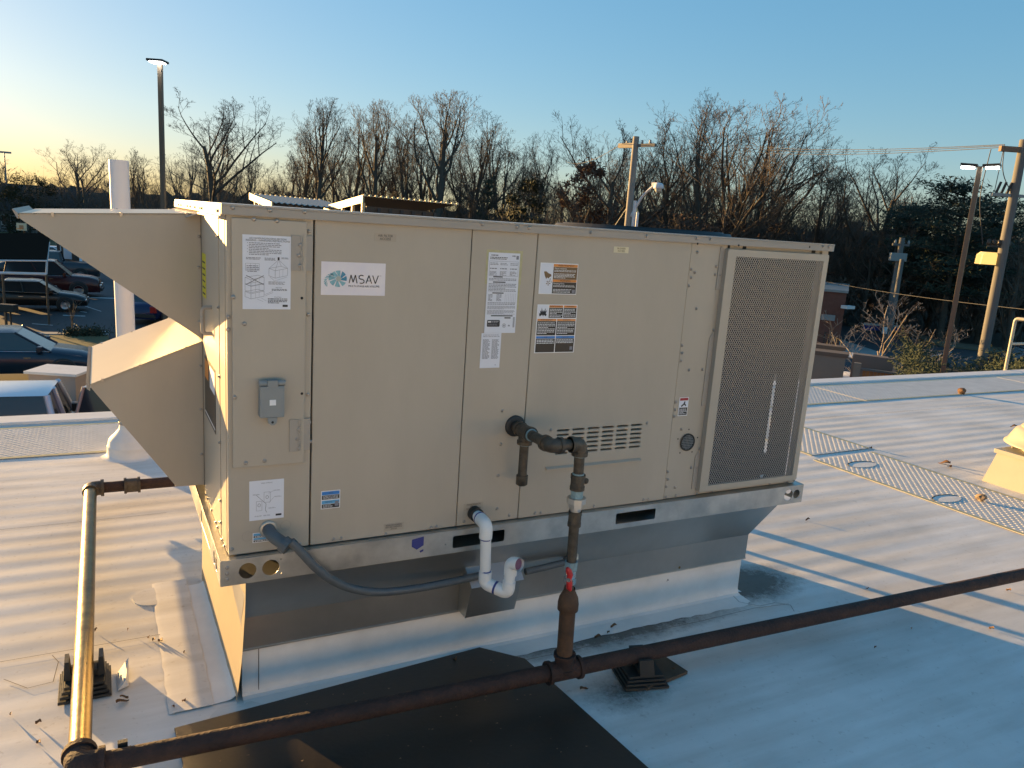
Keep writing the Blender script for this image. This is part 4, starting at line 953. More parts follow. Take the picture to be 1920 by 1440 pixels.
o = MB().prism([(jx0, .02, -.235), (jx0, .118, -.150), (jx0, .118, -.372), (jx0, .055, -.372), (jx0, .02, -.245)], (jx1 - jx0, 0, 0), GALV2).build('box_body', JB, fix=True); o.location = (-.86, -.06, .28)
o = MB().prism([(jx0 - .004, .012, -.240), (jx0 - .004, .118, -.146), (jx0 - .004, .118, -.142), (jx0 - .004, .008, -.237)], (jx1 - jx0 + .008, 0, 0), mat('lid_grey', (.42, .42, .44), .4, metal=.3)).build('sloping_lid', JB, fix=True); o.location = (-.86, -.06, .28)

# ------------------------------------------------------------------ white vent pipe, exhaust fan, rail
VP = thing('vent_pipe', 'tall white vent pipe standing in a white boot behind the hoods', 'vent pipe', (-.178, 2.88, DECK))
MB().tube([(0, 0, .10), (-.01, 0, 1.735)], .0515, WHITEP, 28, cap=False).tube([(-.01, 0, 1.735), (-.01, 0, 1.60)], .047, WHITEP, 28, cap=False).build('pipe', VP)
MB().lathe((0, 0, 0), [(.165, .0), (.140, .003), (.130, .012), (.127, .060), (.129, .064), (.124, .070), (.119, .10), (.110, .115), (.085, .14), (.072, .155), (.060, .17), (.056, .20)], CURBM, 28).build('boot', VP)
MB().lathe((0, 0, .198), [(.060, 0), (.062, .004), (.062, .012), (.060, .016)], STEELS, 28).box((.04, -.075, .199), (.062, -.055, .213), STEELS).build('clamp', VP)
EF = thing('exhaust_fan', 'cream domed exhaust fan on a cream square kerb at the right edge', 'exhaust fan', (5.40, .58, DECK))
b = MB(); b.poly([(-.31, -.34, 0), (.34, -.34, 0), (.34, .27, 0), (-.31, .27, 0), (-.285, -.30, .215), (.30, -.30, .215), (.30, .22, .215), (-.285, .22, .215)], [(0, 1, 5, 4), (1, 2, 6, 5), (2, 3, 7, 6), (3, 0, 4, 7), (4, 5, 6, 7)], FANC); b.build('kerb', EF)
MB().box((-.30, -.32, .216), (.32, .235, .245), FANC).build('kerb_cap', EF, .004)
MB().lathe((0, 0, .246), [(.20, 0), (.20, .06)], FANM, 40).build('throat', EF)
MB().lathe((0, 0, .285), [(.295, .0), (.31, .003), (.31, .010), (.295, .018), (.275, .06), (.255, .10), (.23, .118), (.20, .122)], FANM, 48).build('lower_bowl', EF)
MB().lathe((0, 0, .405), [(.215, .0), (.225, .004), (.222, .010), (.205, .014), (.198, .07), (.18, .09), (.15, .11), (.145, .15), (.11, .19), (.05, .21), (.0001, .213)], FANM, 48).build('upper_dome', EF)
for a in (2.2, 3.6, .5, 5.2): MB().tube([(.25 * math.cos(a), .25 * math.sin(a), .244), (.25 * math.cos(a), .25 * math.sin(a), .30)], .006, FANM, 8).build('strut', EF)
RL = thing('ladder_rail', 'pale tubular ladder rail standing up at the right end of the roof edge', 'guard rail', (10.62, 3.97, DECK))
for dx in (0, .55): MB().tube(arc_pts([(dx, 0, -1.2), (dx, 0, .72), (dx, -.6, .72)] if dx else [(dx, 0, -1.2), (dx, 0, .72), (dx, -.5, .72)], .05), .022, FANM, 14).build('post', RL)
MB().tube([(0, 0, .70), (.55, 0, .70)], .018, FANM, 12).build('rung', RL); MB().tube([(0, 0, .37), (.55, 0, .37)], .018, FANM, 12).build('rung', RL)
# a slim post behind the unit whose shadow crosses the sunlit roof
o = MB().tube([(2.06, 2.1, DECK), (2.06, 2.1, DECK + 1.42)], .036, GALV, 12).build('vent_stub'); tag(o, 'slim steel vent stub hidden behind the unit, shadow falling across the roof at right', 'vent pipe')

o = MB().tube([(1.72, 2.1, DECK), (1.72, 2.1, DECK + 1.42)], .022, GALV, 12).build('vent_stub'); tag(o, 'thinner steel vent stub hidden behind the unit, left of the other one', 'vent pipe')
# ------------------------------------------------------------------ walkway pads
def pad_mesh(L, Wd, px=.047, h=.0046, edge=.03):
    base = MB().prism([(0, 0, 0), (L, 0, 0), (L, Wd, 0), (0, Wd, 0)], (0, 0, .002), PADM).mesh('pad_sheet')
    eb = MB(); eb.box((0.0, -.0, .0021), (L, edge, .0027), PADE); eb.box((0.0, Wd - edge, .0021), (L, Wd, .0027), PADE); edgem = eb.mesh('pad_edge')
    mb = MB(); nx = int(L / px); ny = int((Wd - 2 * edge) / px)
    for i in range(nx):
        for j in range(ny * 2):
            cx = (i + .5 + (.5 if j % 2 else 0)) * px; cy = edge + (j + .6) * px / 2 * ((Wd - 2 * edge) / (ny * px))
            if cx > L - .02: continue
            a, c2 = px * .40, px * .22
            mb.poly([(cx - a, cy, .0022), (cx, cy - c2, .0022), (cx + a, cy, .0022), (cx, cy + c2, .0022), (cx - a * .4, cy, h), (cx, cy - c2 * .4, h), (cx + a * .4, cy, h), (cx, cy + c2 * .4, h)], [(4, 5, 6, 7), (0, 1, 5, 4), (1, 2, 6, 5), (2, 3, 7, 6), (3, 0, 4, 7)], PADM)
    return base, edgem, mb.mesh('tread_bumps')
def pad(meshes, x, y, rz, label, sc=(1, 1, 1)):
    t = thing('walkway_pad', label, 'walkway pad', (x, y, DECK + .004), rz, 'studded walkway pads on the roof'); t.scale = sc
    for me, nm in zip(meshes, ('pad_sheet', 'pad_edge', 'tread_bumps')):
        o = bpy.data.objects.new(nm, me); link(o, t)
        if nm == 'tread_bumps': o['kind'] = 'stuff'
    return t
far = pad_mesh(3.3, .70, h=.0032)
for i, (x, lb) in enumerate(((-3.42, 'studded pad along the roof edge at the left end of the strip'), (-.1, 'studded pad along the roof edge behind the vent pipe and unit'), (3.22, 'studded pad along the roof edge just right of the unit'), (6.54, 'studded pad along the roof edge carrying a red brown scrap'), (9.86, 'studded pad along the roof edge at the foot of the ladder rail'))):
    pad(far, x, 2.955, 0, lb)
near = pad_mesh(1.9, .67)
# pads running away to the right: long axis roughly -Y
pad(near, 4.225, 1.56, -PI / 2 + .04, 'studded pad with two torn openings leading towards the exhaust fan')
sm = pad_mesh(1.25, .67)
pad(sm, 4.26, 2.90, -PI / 2 + .03, 'short studded pad between the roof edge strip and the torn one')
for (x, y, r, lb) in ((4.50, 1.36, .13, 'far torn opening in the studded pad'), (4.42, .66, .12, 'torn opening in the studded pad beside a round stone')):
    mb = MB(); P = [(x + r * 1.0 * math.cos(a), y + r * .45 * math.sin(a)) for a in [2 * PI * k / 24 for k in range(24)]]
    mb.prism([(a, c, DECK + .0085) for a, c in P], (0, 0, .0012), MEMB)
    q = [Vector((x + r * 1.03 * math.cos(a), y + r * .5 * math.sin(a), DECK + .0095)) for a in [PI * k / 12 for k in range(13)]]
    mb.tube(q, [.001] + [.0035] * 11 + [.001], BLK, 6)
    tag(mb.build('torn_patch', fix=True), lb, 'membrane patch')

# ------------------------------------------------------------------ debris
def rock(u, v, s, label, mt=STONE, name='stone', cat='stone'):
    p = onz(u, v, DECK + .010); bm = bmesh.new(); bmesh.ops.create_icosphere(bm, subdivisions=2, radius=s); rr = random.Random(int(u))
    for vv in bm.verts: vv.co *= 1 + .25 * rr.uniform(-1, 1); vv.co.z *= .75
    me = bpy.data.meshes.new(name); bm.to_mesh(me); bm.free(); me.materials.append(mt); o = link(bpy.data.objects.new(name, me)); o.location = (p.x, p.y, DECK + .010 + s * .6); return tag(o, label, cat)
rock(1838, 938, .032, 'round brown stone at the edge of a torn opening'); rock(1803, 738, .045, 'red brown lump on the roof edge pad', LEAF)
lr = random.Random(12)
def leaf(u, v, s, rz, label=None):
    p = onz(u, v, DECK); mb = MB(); n = 7; V = []
    for i in range(n):
        t = i / (n - 1); wd = s * .22 * math.sin(PI * min(t * .9 + .08, 1)); V += [((t - .5) * s, -wd, .010 * math.sin(t * 5) * (s / .05) + .012), ((t - .5) * s, 0, .004 + .006 * math.sin(t * 4 + 1)), ((t - .5) * s, wd, .011 * math.cos(t * 3) * (s / .05) + .009)]
    mb.poly(V, [(3 * i + j, 3 * i + j + 1, 3 * i + j + 4, 3 * i + j + 3) for i in range(n - 1) for j in (0, 1)], LEAF, True)
    o = mb.build('dry_leaf'); o.location = (p.x, p.y, DECK + .004); o.rotation_euler = (0, 0, rz)
    if label: tag(o, label, 'leaf'); return
    reg = ('near the foot of the vent pipe' if v < 1100 and u < 500 else 'in front of the left membrane strip' if u < 420 and v < 1280 and u > 200 else 'beside the left pipe support' if 200 < u < 420 else 'at the lower left corner of the roof' if u < 200 else 'beside the tee and the right pipe support' if u < 1300 else 'beyond the right end of the unit, in the sun' if v < 1130 else 'in the blue shade at lower right')
    tag(o, 'small curled brown leaf ' + reg, 'leaf', 'dry leaves ' + reg)
for (u, v, s) in ((278, 1200, .03), (300, 1206, .04), (288, 1204, .025), (230, 1320, .05), (233, 1312, .03), (345, 1319, .03), (325, 1330, .015), (72, 1360, .028), (72, 1398, .03), (20, 1345, .022), (345, 1228, .02), (240, 1185, .01), (1625, 1107, .04), (1858, 1182, .03), (1708, 1182, .02), (1514, 977, .03), (1780, 877, .08), (1900, 801, .07), (1632, 842, .06), (1770, 870, .1), (1640, 1218, .02), (1890, 1110, .035), (1120, 1198, .03), (1262, 1260, .035), (1095, 1296, .05), (1150, 1178, .03), (1140, 1190, .02), (380, 1035, .015), (180, 1185, .012)):
    leaf(u, v, s * .8, lr.uniform(0, 3))
leaf(852, 1240, .035, 1.4, 'pale dry leaf lying on the black mat'); leaf(868, 1311, .03, 1.6, 'pale flake stuck on the black mat below the pipe')
o = MB().box((-.012, -.008, 0), (.012, .008, .03), BLK).box((-.02, -.012, 0), (.02, .012, .004), BLK).build('metal_clip', bevel=.001); p_ = onz(198, 1424, DECK); o.location = (-.29, -.145, DECK + .10); tag(o, 'small black clip sitting on the rusty pipe at lower left', 'clip')

# ------------------------------------------------------------------ trees
def grow(seed, Ht, spread=.6, kids=(8, 7, 6, 5), lean=0.0, fork=.25, up=.10, rise=.9, wob=.20, trunk=.62):
    rr = random.Random(seed); thick = []; thin = []
    def rv(): return Vector((rr.gauss(0, .6), rr.gauss(0, .6), rr.gauss(0, .6)))
    FR = (.60, .52, .50, .50, .5)
    def br(p, d, L, r, lv):
        ns = 6 if lv == 0 else (5 if lv == 1 else 3); sl = L / ns; pts = [p.copy()]; rad = [r]; dirs = [d.copy()]
        for i in range(ns):
            d = (d + rv() * (.07 if lv == 0 else wob) + Vector((0, 0, up if lv == 1 else (.02 if lv else .05)))).normalized()
            p = p + d * sl; pts.append(p.copy()); rad.append(r * (1 - (i + 1) / ns * (.62 if lv == 0 else .78))); dirs.append(d.copy())
        (thick if lv < 2 else thin).append((pts, rad, lv))
        if lv >= len(kids): return
        n = kids[lv]
        for k in range(n):
            t = fork + (1 - fork) * (k + rr.random()) / n if lv == 0 else .18 + .82 * (k + .6 * rr.random() + .4) / n
            i = min(int(t * ns), ns - 1); f = t * ns - i; q = pts[i].lerp(pts[i + 1], f); dd = dirs[i + 1]
            o_ = rv(); o_ = (o_ - dd * o_.dot(dd)); o_.normalize()
            ang = (rise * (1.25 - .75 * t) if lv == 0 else (spread if lv == 1 else spread * 1.35) * rr.uniform(.6, 1.3))
            nd = (dd * math.cos(ang) + o_ * math.sin(ang))
            if lean: nd = (nd + Vector((lean * .45, 0, 0))).normalized()
            if nd.z < -.15: nd.z *= -.3; nd.normalize()
            if lv == 0: LL = Ht * (1 - t * trunk) * .58 * rr.uniform(.8, 1.15)
            else: LL = L * FR[lv] * rr.uniform(.65, 1.15) * (1.25 - .6 * t)
            br(q, nd, LL, max(min(rad[i] * .62, LL * .020), .008), lv + 1)
    br(Vector((0, 0, -.3)), Vector((lean * .6, 0, 1)).normalized(), Ht * trunk, Ht * .0185, 0)
    return thick, thin
def tube_fast(mb, pts, rad, mt, n):
    if n >= 3: mb.tube(pts, rad, mt, n, cap=False, smooth=True)
def tree_meshes(seed, Ht, barkm, twigm, rmin=.0105, rs=1.0, **kw):
    th, tn = grow(seed, Ht, **kw); a = MB(); b_ = MB(); top = 0
    for pts, rad, lv in th: a.tube(pts, [max(r * rs, rmin * 1.6) for r in rad], barkm, 7 if lv == 0 else 5, cap=False)
    for pts, rad, lv in tn:
        V = []
        for p, r in zip(pts, rad):
            r = max(r * rs, rmin * (.75 if lv > 2 else 1.1)); top = max(top, p.z); V += [p + Vector((r, 0, 0)), p + Vector((-r * .5, r * .87, 0)), p + Vector((-r * .5, -r * .87, r * .3))]
        F = [(3 * i + j, 3 * i + (j + 1) % 3, 3 * i + 3 + (j + 1) % 3, 3 * i + 3 + j) for i in range(len(pts) - 1) for j in range(3)]
        b_.poly(V, F, twigm)
    return a.mesh('trunk'), b_.mesh('crown'), top
VAR = [tree_meshes(11, 16, BARK, TWIG, spread=.70, kids=(9, 7, 6, 5, 3), fork=.30, rise=1.0, trunk=.60),
       tree_meshes(12, 17, BARK, TWIG, spread=.60, kids=(9, 7, 6, 4, 3), fork=.40, rise=.65, up=.12, trunk=.66),
       tree_meshes(13, 15, BARK, TWIG, spread=.65, kids=(9, 7, 6, 4, 3), fork=.30, rise=.8, trunk=.62),
       tree_meshes(14, 18, BARK, TWIG, spread=.55, kids=(10, 7, 6, 4, 3), fork=.45, rise=.6, up=.14, trunk=.70),
       tree_meshes(15, 15, BARKR, TWIGR, spread=.65, kids=(9, 7, 6, 5, 3), fork=.10, rise=.95, lean=.35, up=.05, trunk=.50),
       tree_meshes(16, 15, BARKR, TWIGR, spread=.65, kids=(9, 7, 6, 5, 3), fork=.15, rise=.9, lean=.12, up=.08, trunk=.55),
       tree_meshes(17, 9, BARK, TWIG, spread=.65, kids=(9, 7, 6, 5), fork=.08, rise=.7, trunk=.7),
       tree_meshes(18, 9, BARKR, TWIGR, spread=.7, kids=(9, 7, 6, 5), fork=.05, rise=.8, trunk=.65)]
VH = [v_[2] for v_ in VAR]
def plant(var, u, D_, top_v, label, group, rz=None, cat='tree', name='bare_tree', widen=1.0):
    p = gp(u, D_); Hn = (at(u, top_v, D_).z - GZ); s = Hn / VH[var]
    t = thing(name, label, cat, p, rz if rz is not None else random.uniform(0, 6.28), group); t.scale = (s * widen, s * widen, s)
    for me, nm in ((VAR[var][0], 'trunk'), (VAR[var][1], 'crown')): link(bpy.data.objects.new(nm, me), t)
    return t
GR = 'bare trees along the edge of the wood'
# camera right direction on the ground gives "lean to the right" for rz
crz = math.atan2(rx.y, rx.x)
front_trees = [
 (0, 145, 115, 262, 'lone bare tree with a fine round crown left of the white vent pipe', None, 1.25),
 (1, 265, 92, 275, 'bare tree just left of the tall dark lamp post', None, 1),
 (0, 400, 78, 172, 'broad spreading bare tree right of the tall dark lamp post', 1.2, 1.25),
 (1, 560, 80, 222, 'upright bare tree right of the broad spreading one', None, 1),
 (3, 598, 78, 180, 'tall upright bare tree above the left lean-to roof', None, 1),
 (2, 655, 84, 205, 'bare tree rising between the two lean-to roofs', None, 1),
 (3, 702, 78, 180, 'tall bare tree behind the left end of the right lean-to', None, 1),
 (1, 770, 80, 205, 'thin crowned bare tree behind the middle of the right lean-to', None, 1),
 (3, 825, 76, 160, 'tallest bare tree, left of centre, with a high vase shaped crown', 2.0, 1.3),
 (2, 880, 82, 198, 'bare tree close right of the tallest one', None, 1),
 (2, 940, 80, 228, 'lower bare tree where the skyline drops', None, 1),
 (1, 995, 76, 248, 'bare tree left of the gap of open sky', None, 1),
 (5, 1150, 62, 205, 'bare tree behind the wooden pole with the street light', crz + PI, 1.15),
 (5, 1235, 62, 188, 'bare tree just right of the wooden pole with the street light', crz, 1.0),
 (1, 1318, 60, 160, 'slim high topped bare tree in the middle of the right hand wood', None, .9),
 (4, 1330, 56, 192, 'huge bare tree with limbs leaning far to the right', crz, 1.3),
 (4, 1395, 60, 190, 'second leaning bare tree whose crown makes the right shoulder of the skyline', crz + .3, 1.05),
 (6, 1530, 62, 300, 'small bare tree in the dip right of the leaning trees', None, 1.2),
 (0, 1640, 62, 262, 'rounded bare tree with pale twigs above the little transformer pole', None, 1.2),
 (2, 1580, 66, 315, 'bare tree left of the rounded pale one', None, 1),
 (2, 1885, 66, 372, 'bare tree behind the big utility pole at the right edge', None, 1.1)]
for (v_, u, D_, tv, lb, rz, wd) in front_trees: plant(v_, u, D_, tv, lb, GR, rz, widen=wd)
fr = random.Random(21)
def skyline(u):
    pts = [(-60, 345), (100, 335), (200, 300), (260, 290), (400, 230), (520, 270), (600, 225), (900, 235), (1000, 270), (1045, 320), (1110, 260), (1250, 230), (1450, 240), (1520, 310), (1620, 300), (1760, 345), (1980, 385)]
    for (a, b_), (c, d) in zip(pts, pts[1:]):
        if a <= u <= c: return b_ + (d - b_) * (u - a) / (c - a)
    return 380
def ldist(u):
    pts = [(-200, 125), (150, 112), (250, 90), (500, 82), (900, 80), (1100, 66), (1500, 62), (1700, 60), (2100, 57)]
    for (a, b_), (c, d) in zip(pts, pts[1:]):
        if a <= u <= c: return b_ + (d - b_) * (u - a) / (c - a)
    return 60
u = -60
while u < 1990:
    D_ = ldist(u) + fr.uniform(6, 26); sk = skyline(u) + fr.uniform(5, 75)
    plant(fr.choice((1, 2, 3, 6)) if u < 1080 else fr.choice((1, 2, 5, 6, 7)), u, D_, min(sk, 395), 'slim bare tree in the crowded back ranks of the wood', 'bare trees in the back ranks of the wood', fr.uniform(0, 6.28))
    u += fr.uniform(20, 36)
u = -40
while u < 1990:
    D_ = ldist(u) + fr.uniform(-4, 3)
    hor = 414.6 + .06845 * (u - 960)
    if not (300 < u < 500): plant(6 if u < 1080 else 7, u, D_, hor - fr.uniform(25, 75), 'low bushy leafless sapling in the thicket at the foot of the wood', 'leafless saplings at the foot of the wood', fr.uniform(0, 6.28), 'sapling', 'sapling', 1.2)
    u += fr.uniform(34, 60)
def leaf_cloud(n, f, mt, size, seed, name):
    rr = random.Random(seed); mb = MB(); V = []; F = []
    for i in range(n):
        c = f(rr); a = Vector((rr.gauss(0, 1), rr.gauss(0, 1), rr.gauss(0, 1))).normalized(); b_ = a.orthogonal().normalized(); s_ = size * rr.uniform(.5, 1.4); k = len(V)
        V += [c - a * s_, c + b_ * s_ * .6, c + a * s_]; F.append((k, k + 1, k + 2))
    mb.poly(V, F, mt); return mb.mesh(name)
def clumps(rr_seed, n, boxf):
    rr = random.Random(rr_seed); return [boxf(rr) for _ in range(n)]
# undergrowth: thousands of thin stems, nobody could count them
def undergrowth():
    rr = random.Random(44); V = []; F = []; V2 = []; F2 = []
    for i in range(26000):
        u_ = rr.uniform(-120, 2100); D_ = ldist(u_) + rr.uniform(-2, 24); p = gp(u_, D_); h = rr.uniform(1.0, 5.5) * (1.25 if u_ < 1500 else 1.0); z0 = rr.uniform(0, 3.5)
        if u_ < 230: h *= .8
        d = Vector((rr.uniform(-.55, .55), rr.uniform(-.55, .55), 1)).normalized(); r = rr.uniform(.012, .035); a = p + Vector((0, 0, z0)); b_ = a + d * h; sd = Vector((rr.uniform(-1, 1), rr.uniform(-1, 1), 0)).normalized() * r
        W_, Fl = (V, F) if (u_ < 1080) else (V2, F2)
        k = len(W_); W_ += [a - sd, a + sd, b_]; Fl.append((k, k + 1, k + 2))
    o = MB().poly(V, F, TWIG).poly(V2, F2, TWIGR).build('undergrowth'); tag(o, 'tangled leafless undergrowth filling the foot of the wood', 'undergrowth', kind='stuff')
undergrowth()
# dark backing band added behind the wood to block horizon light
def slope():
    V = []; F = []; rr = random.Random(2); n = 0
    for i, u_ in enumerate(range(-300, 2400, 12)):
        D_ = ldist(min(max(u_, -199), 2090)) + 42; hz = 3.2 + rr.uniform(-.7, .9) + (1.6 if u_ > 1100 else 0) + (1.0 if 400 < u_ < 1000 else 0)
        a = gp(u_, D_ - 10, GZ - .5); b_ = gp(u_, D_, GZ + hz + 2.6); c = gp(u_, D_ + 60, GZ + hz - 1)
        V += [a, b_, c]
        if i: F += [(3 * i - 3, 3 * i, 3 * i + 1, 3 * i - 2), (3 * i - 2, 3 * i + 1, 3 * i + 2, 3 * i - 1)]
        n += 1
    tag(MB().poly(V, F, mat('woodland_backing', (.05, .042, .032), .95, noise=.5, nscale=.8)).build('woodland_backing'), kind='structure')
slope()
# ivy tree, brown-leaved tree, pines
def leafy(u, D_, top_v, wd, mt, label, name, cat, seed, low=.1, dens=5200, var=6, group=None, cone=False):
    t = plant(var, u, D_, top_v, label, group, None, cat, name); p = gp(u, D_); Ht = at(u, top_v, D_).z - GZ; s = t.scale.x
    rr = random.Random(seed); cs = []
    for k in range(46):
        h = Ht * (low + (.98 - low) * rr.random()); R_ = wd * (1 - .75 * ((h / Ht - low) / (1 - low)) if cone else math.sin(PI * min(.25 + .7 * h / Ht, 1)) + .15); a = rr.uniform(0, 2 * PI); q = R_ * math.sqrt(rr.random())
        cs.append((Vector((q * math.cos(a), q * math.sin(a), h)), wd * rr.uniform(.14, .34)))
    def f(r_):
        c, rad = cs[int(r_.random() * len(cs))]; return c + Vector((r_.gauss(0, rad * .6), r_.gauss(0, rad * .6), r_.gauss(0, rad * .4)))
    me = leaf_cloud(dens, f, mt, .16, seed, 'foliage'); o = link(bpy.data.objects.new('foliage', me), t); o.scale = (1 / t.scale.x, 1 / t.scale.y, 1 / t.scale.z); o['kind'] = 'stuff'
    return t
leafy(1090, 55, 305, 2.3, RLEAF, 'bushy tree holding dead red brown leaves left of the wooden pole', 'leafy_tree', 'tree', 5)
leafy(985, 62, 330, 2.2, IVY, 'ivy smothered tree standing over the right end of the lean-to roof', 'ivy_covered_tree', 'tree', 6)
leafy(915, 74, 330, 1.2, IVY, 'thin trunk wrapped in ivy left of the ivy smothered tree', 'ivy_covered_tree', 'tree', 8, dens=1800)
leafy(50, 105, 322, 3.2, IVY, 'dark domed evergreen at the far left skyline', 'evergreen_tree', 'tree', 9, dens=4500)
leafy(1410, 55, 420, 4.5, RLEAF, 'low brown leaved scrub below the leaning trees', 'leafy_tree', 'tree', 10, dens=3500)
leafy(1270, 54, 400, 3.5, RLEAF, 'low brown leaved scrub right of the wooden pole', 'leafy_tree', 'tree', 13, dens=2200)
def pine(u, D_, top_v, label, seed, R=4.2, layers=11):
    p = gp(u, D_); Ht = at(u, top_v, D_).z - GZ; t = thing('pine_tree', label, 'tree', p, 0, None)
    MB().tube([(0, 0, 0), (0, 0, Ht * .97)], [.22, .05], BARK, 8).build('trunk', t); rr = random.Random(seed); fol = []; lm = MB()
    for k in range(layers):
        h = Ht * (.30 + .68 * k / layers); n = 6
        for i in range(n):
            a = rr.uniform(0, 6.28); L = R * (1.05 - .35 * k / layers) * rr.uniform(.5, 1); e = Vector((L * math.cos(a), L * math.sin(a), h + L * rr.uniform(.05, .3)))
            lm.tube([(0, 0, h), e], [.05, .02], BARK, 4, cap=False)
            for q in range(4): fol.append((Vector((0, 0, h)).lerp(e, .4 + .2 * q) + Vector((0, 0, .15)), .55))
    def f(r_):
        c, rad = fol[int(r_.random() * len(fol))]; return c + Vector((r_.gauss(0, rad), r_.gauss(0, rad), r_.gauss(0, rad * .22)))
    lm.build('limbs', t); o = link(bpy.data.objects.new('foliage', leaf_cloud(11000, f, PINE, .15, seed, 'foliage')), t); o['kind'] = 'stuff'
pine(1790, 56, 342, 'dark flat topped pine left of the slanting right hand lamp post', 31)
pine(1722, 60, 385, 'lower dark pine left of the flat topped one', 32, 3.2)
pine(1850, 62, 372, 'dark pine behind the slanting lamp post, half hidden by its neighbour', 33, 3.0)

# small ornamental tree, hedge
VAR.append(tree_meshes(40, 3.4, PALEB, PALEB, .005, rs=.6, spread=.75, kids=(7, 6, 5, 4), fork=.02, rise=1.05, up=.10, trunk=.35)); VH.append(VAR[-1][2])
t = plant(8, 1698, 28, 606, 'small pale many stemmed leafless tree beyond the roof edge at right', None, .6, 'tree', 'ornamental_tree', 1.25); t.location.z = GZ + .95
def hedge():
    t = thing('juniper_hedge', 'dark green feathery juniper hedge beyond the roof edge at right', 'hedge', gp(1860, 22))
    rr = random.Random(77); V = []; F = []; o_ = gp(1860, 22); V2 = []; F2 = []
    for i in range(900):
        u_ = rr.uniform(1728, 2200); D_ = rr.uniform(20.5, 26.5); p = gp(u_, D_) - o_; h = (3.3 + .5 * math.sin(u_ * .03) + rr.uniform(-.2, .5)); a = rr.uniform(0, 6.28); el = rr.uniform(.5, 1.2)
        d = Vector((math.cos(a) * math.cos(el), math.sin(a) * math.cos(el), math.sin(el))); b0 = p + Vector((0, 0, h * .65)); L = rr.uniform(.5, 1.0)
        for q in range(26):
            t_ = q / 26; c = b0 + d * L * t_ + Vector((0, 0, -.25 * t_ * t_)); s_ = .16 * (1 - t_) + .03; e = (d * .6 + Vector((rr.gauss(0, 1), rr.gauss(0, 1), rr.gauss(0, 1))).normalized()).normalized(); n_ = e.orthogonal().normalized() * .022; k = len(V)
            V += [c - n_, c + n_, c + e * s_]; F.append((k, k + 1, k + 2))
    MB().poly(V, F, JUN).build('foliage', t)['kind'] = 'stuff'
    mb = MB()
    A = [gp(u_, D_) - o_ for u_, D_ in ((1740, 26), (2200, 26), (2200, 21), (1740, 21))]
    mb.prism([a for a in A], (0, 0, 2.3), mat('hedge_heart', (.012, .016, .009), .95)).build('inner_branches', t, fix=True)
hedge()
# little sapling and shrubs in the verge at left
VAR.append(tree_meshes(41, 3, BARK, TWIG, .008, spread=.4, kids=(6, 4, 3), fork=.4, rise=.5)); VH.append(VAR[-1][2])
plant(9, 122, 34.5, 562, 'thin leafless sapling planted in the grass verge', None, 1.0, 'sapling', 'sapling', 1.0)
for (u_, lb) in ((142, 'left of two small dark shrubs on the verge'), (178, 'right of two small dark shrubs on the verge')):
    t = thing('small_shrub', lb, 'shrub', (*gz(u_, 632), GZ + .1), 0, 'small shrubs on the verge')
    link(bpy.data.objects.new('foliage', leaf_cloud(900, lambda r_: Vector((r_.gauss(0, .22), r_.gauss(0, .22), abs(r_.gauss(0, .13)))), IVY, .06, int(u_), 'foliage')), t)

# ------------------------------------------------------------------ poles, lamps, wires
def lamp_left():
    D_ = 28; p = gp(306, D_); zt = at(302, 118, D_).z
    t = thing('lamp_post', 'tall dark lamp post with one lit head left of the unit', 'street lamp', p, crz)
    h = zt - GZ; MB().box((-.065, -.065, 0), (.065, .065, h), BRZ).build('pole', t, .01)
    hd = MB(); hd.box((-.25, -.42, h - .02), (.25, .08, h + .05), DKMET); hd.build('lamp_head', t, .02)
    MB().box((-.19, -.36, h - .045), (.19, -.02, h - .021), LEDM).build('light_panel', t)
    t.rotation_euler = (0, 0, crz); return t
lamp_left()
def lamp_right():
    D_ = 22; p = gp(1762, D_); p2 = at(1838, 312, D_)
    # vertical in the world; found from its head
    t = thing('lamp_post', 'tall slanting looking dark lamp post with two lit heads at right', 'street lamp', (p2.x, p2.y, GZ), crz - .60)
    h = p2.z - GZ; MB().box((-.055, -.055, 0), (.055, .055, h), BRZ).build('pole', t, .01)
    for sg in (-1, 1):
        a = MB(); a.prism([(sg * .05, -.16, h - .02), (sg * .40, -.2, h + .0), (sg * .42, .2, h + .0), (sg * .05, .16, h - .02)], (0, 0, .06), DKMET); a.build('lamp_head', t, fix=True)
        MB().box((min(sg * .12, sg * .39), -.15, h - .045), (max(sg * .12, sg * .39), .15, h - .022), LEDM).build('light_panel', t)
lamp_right()
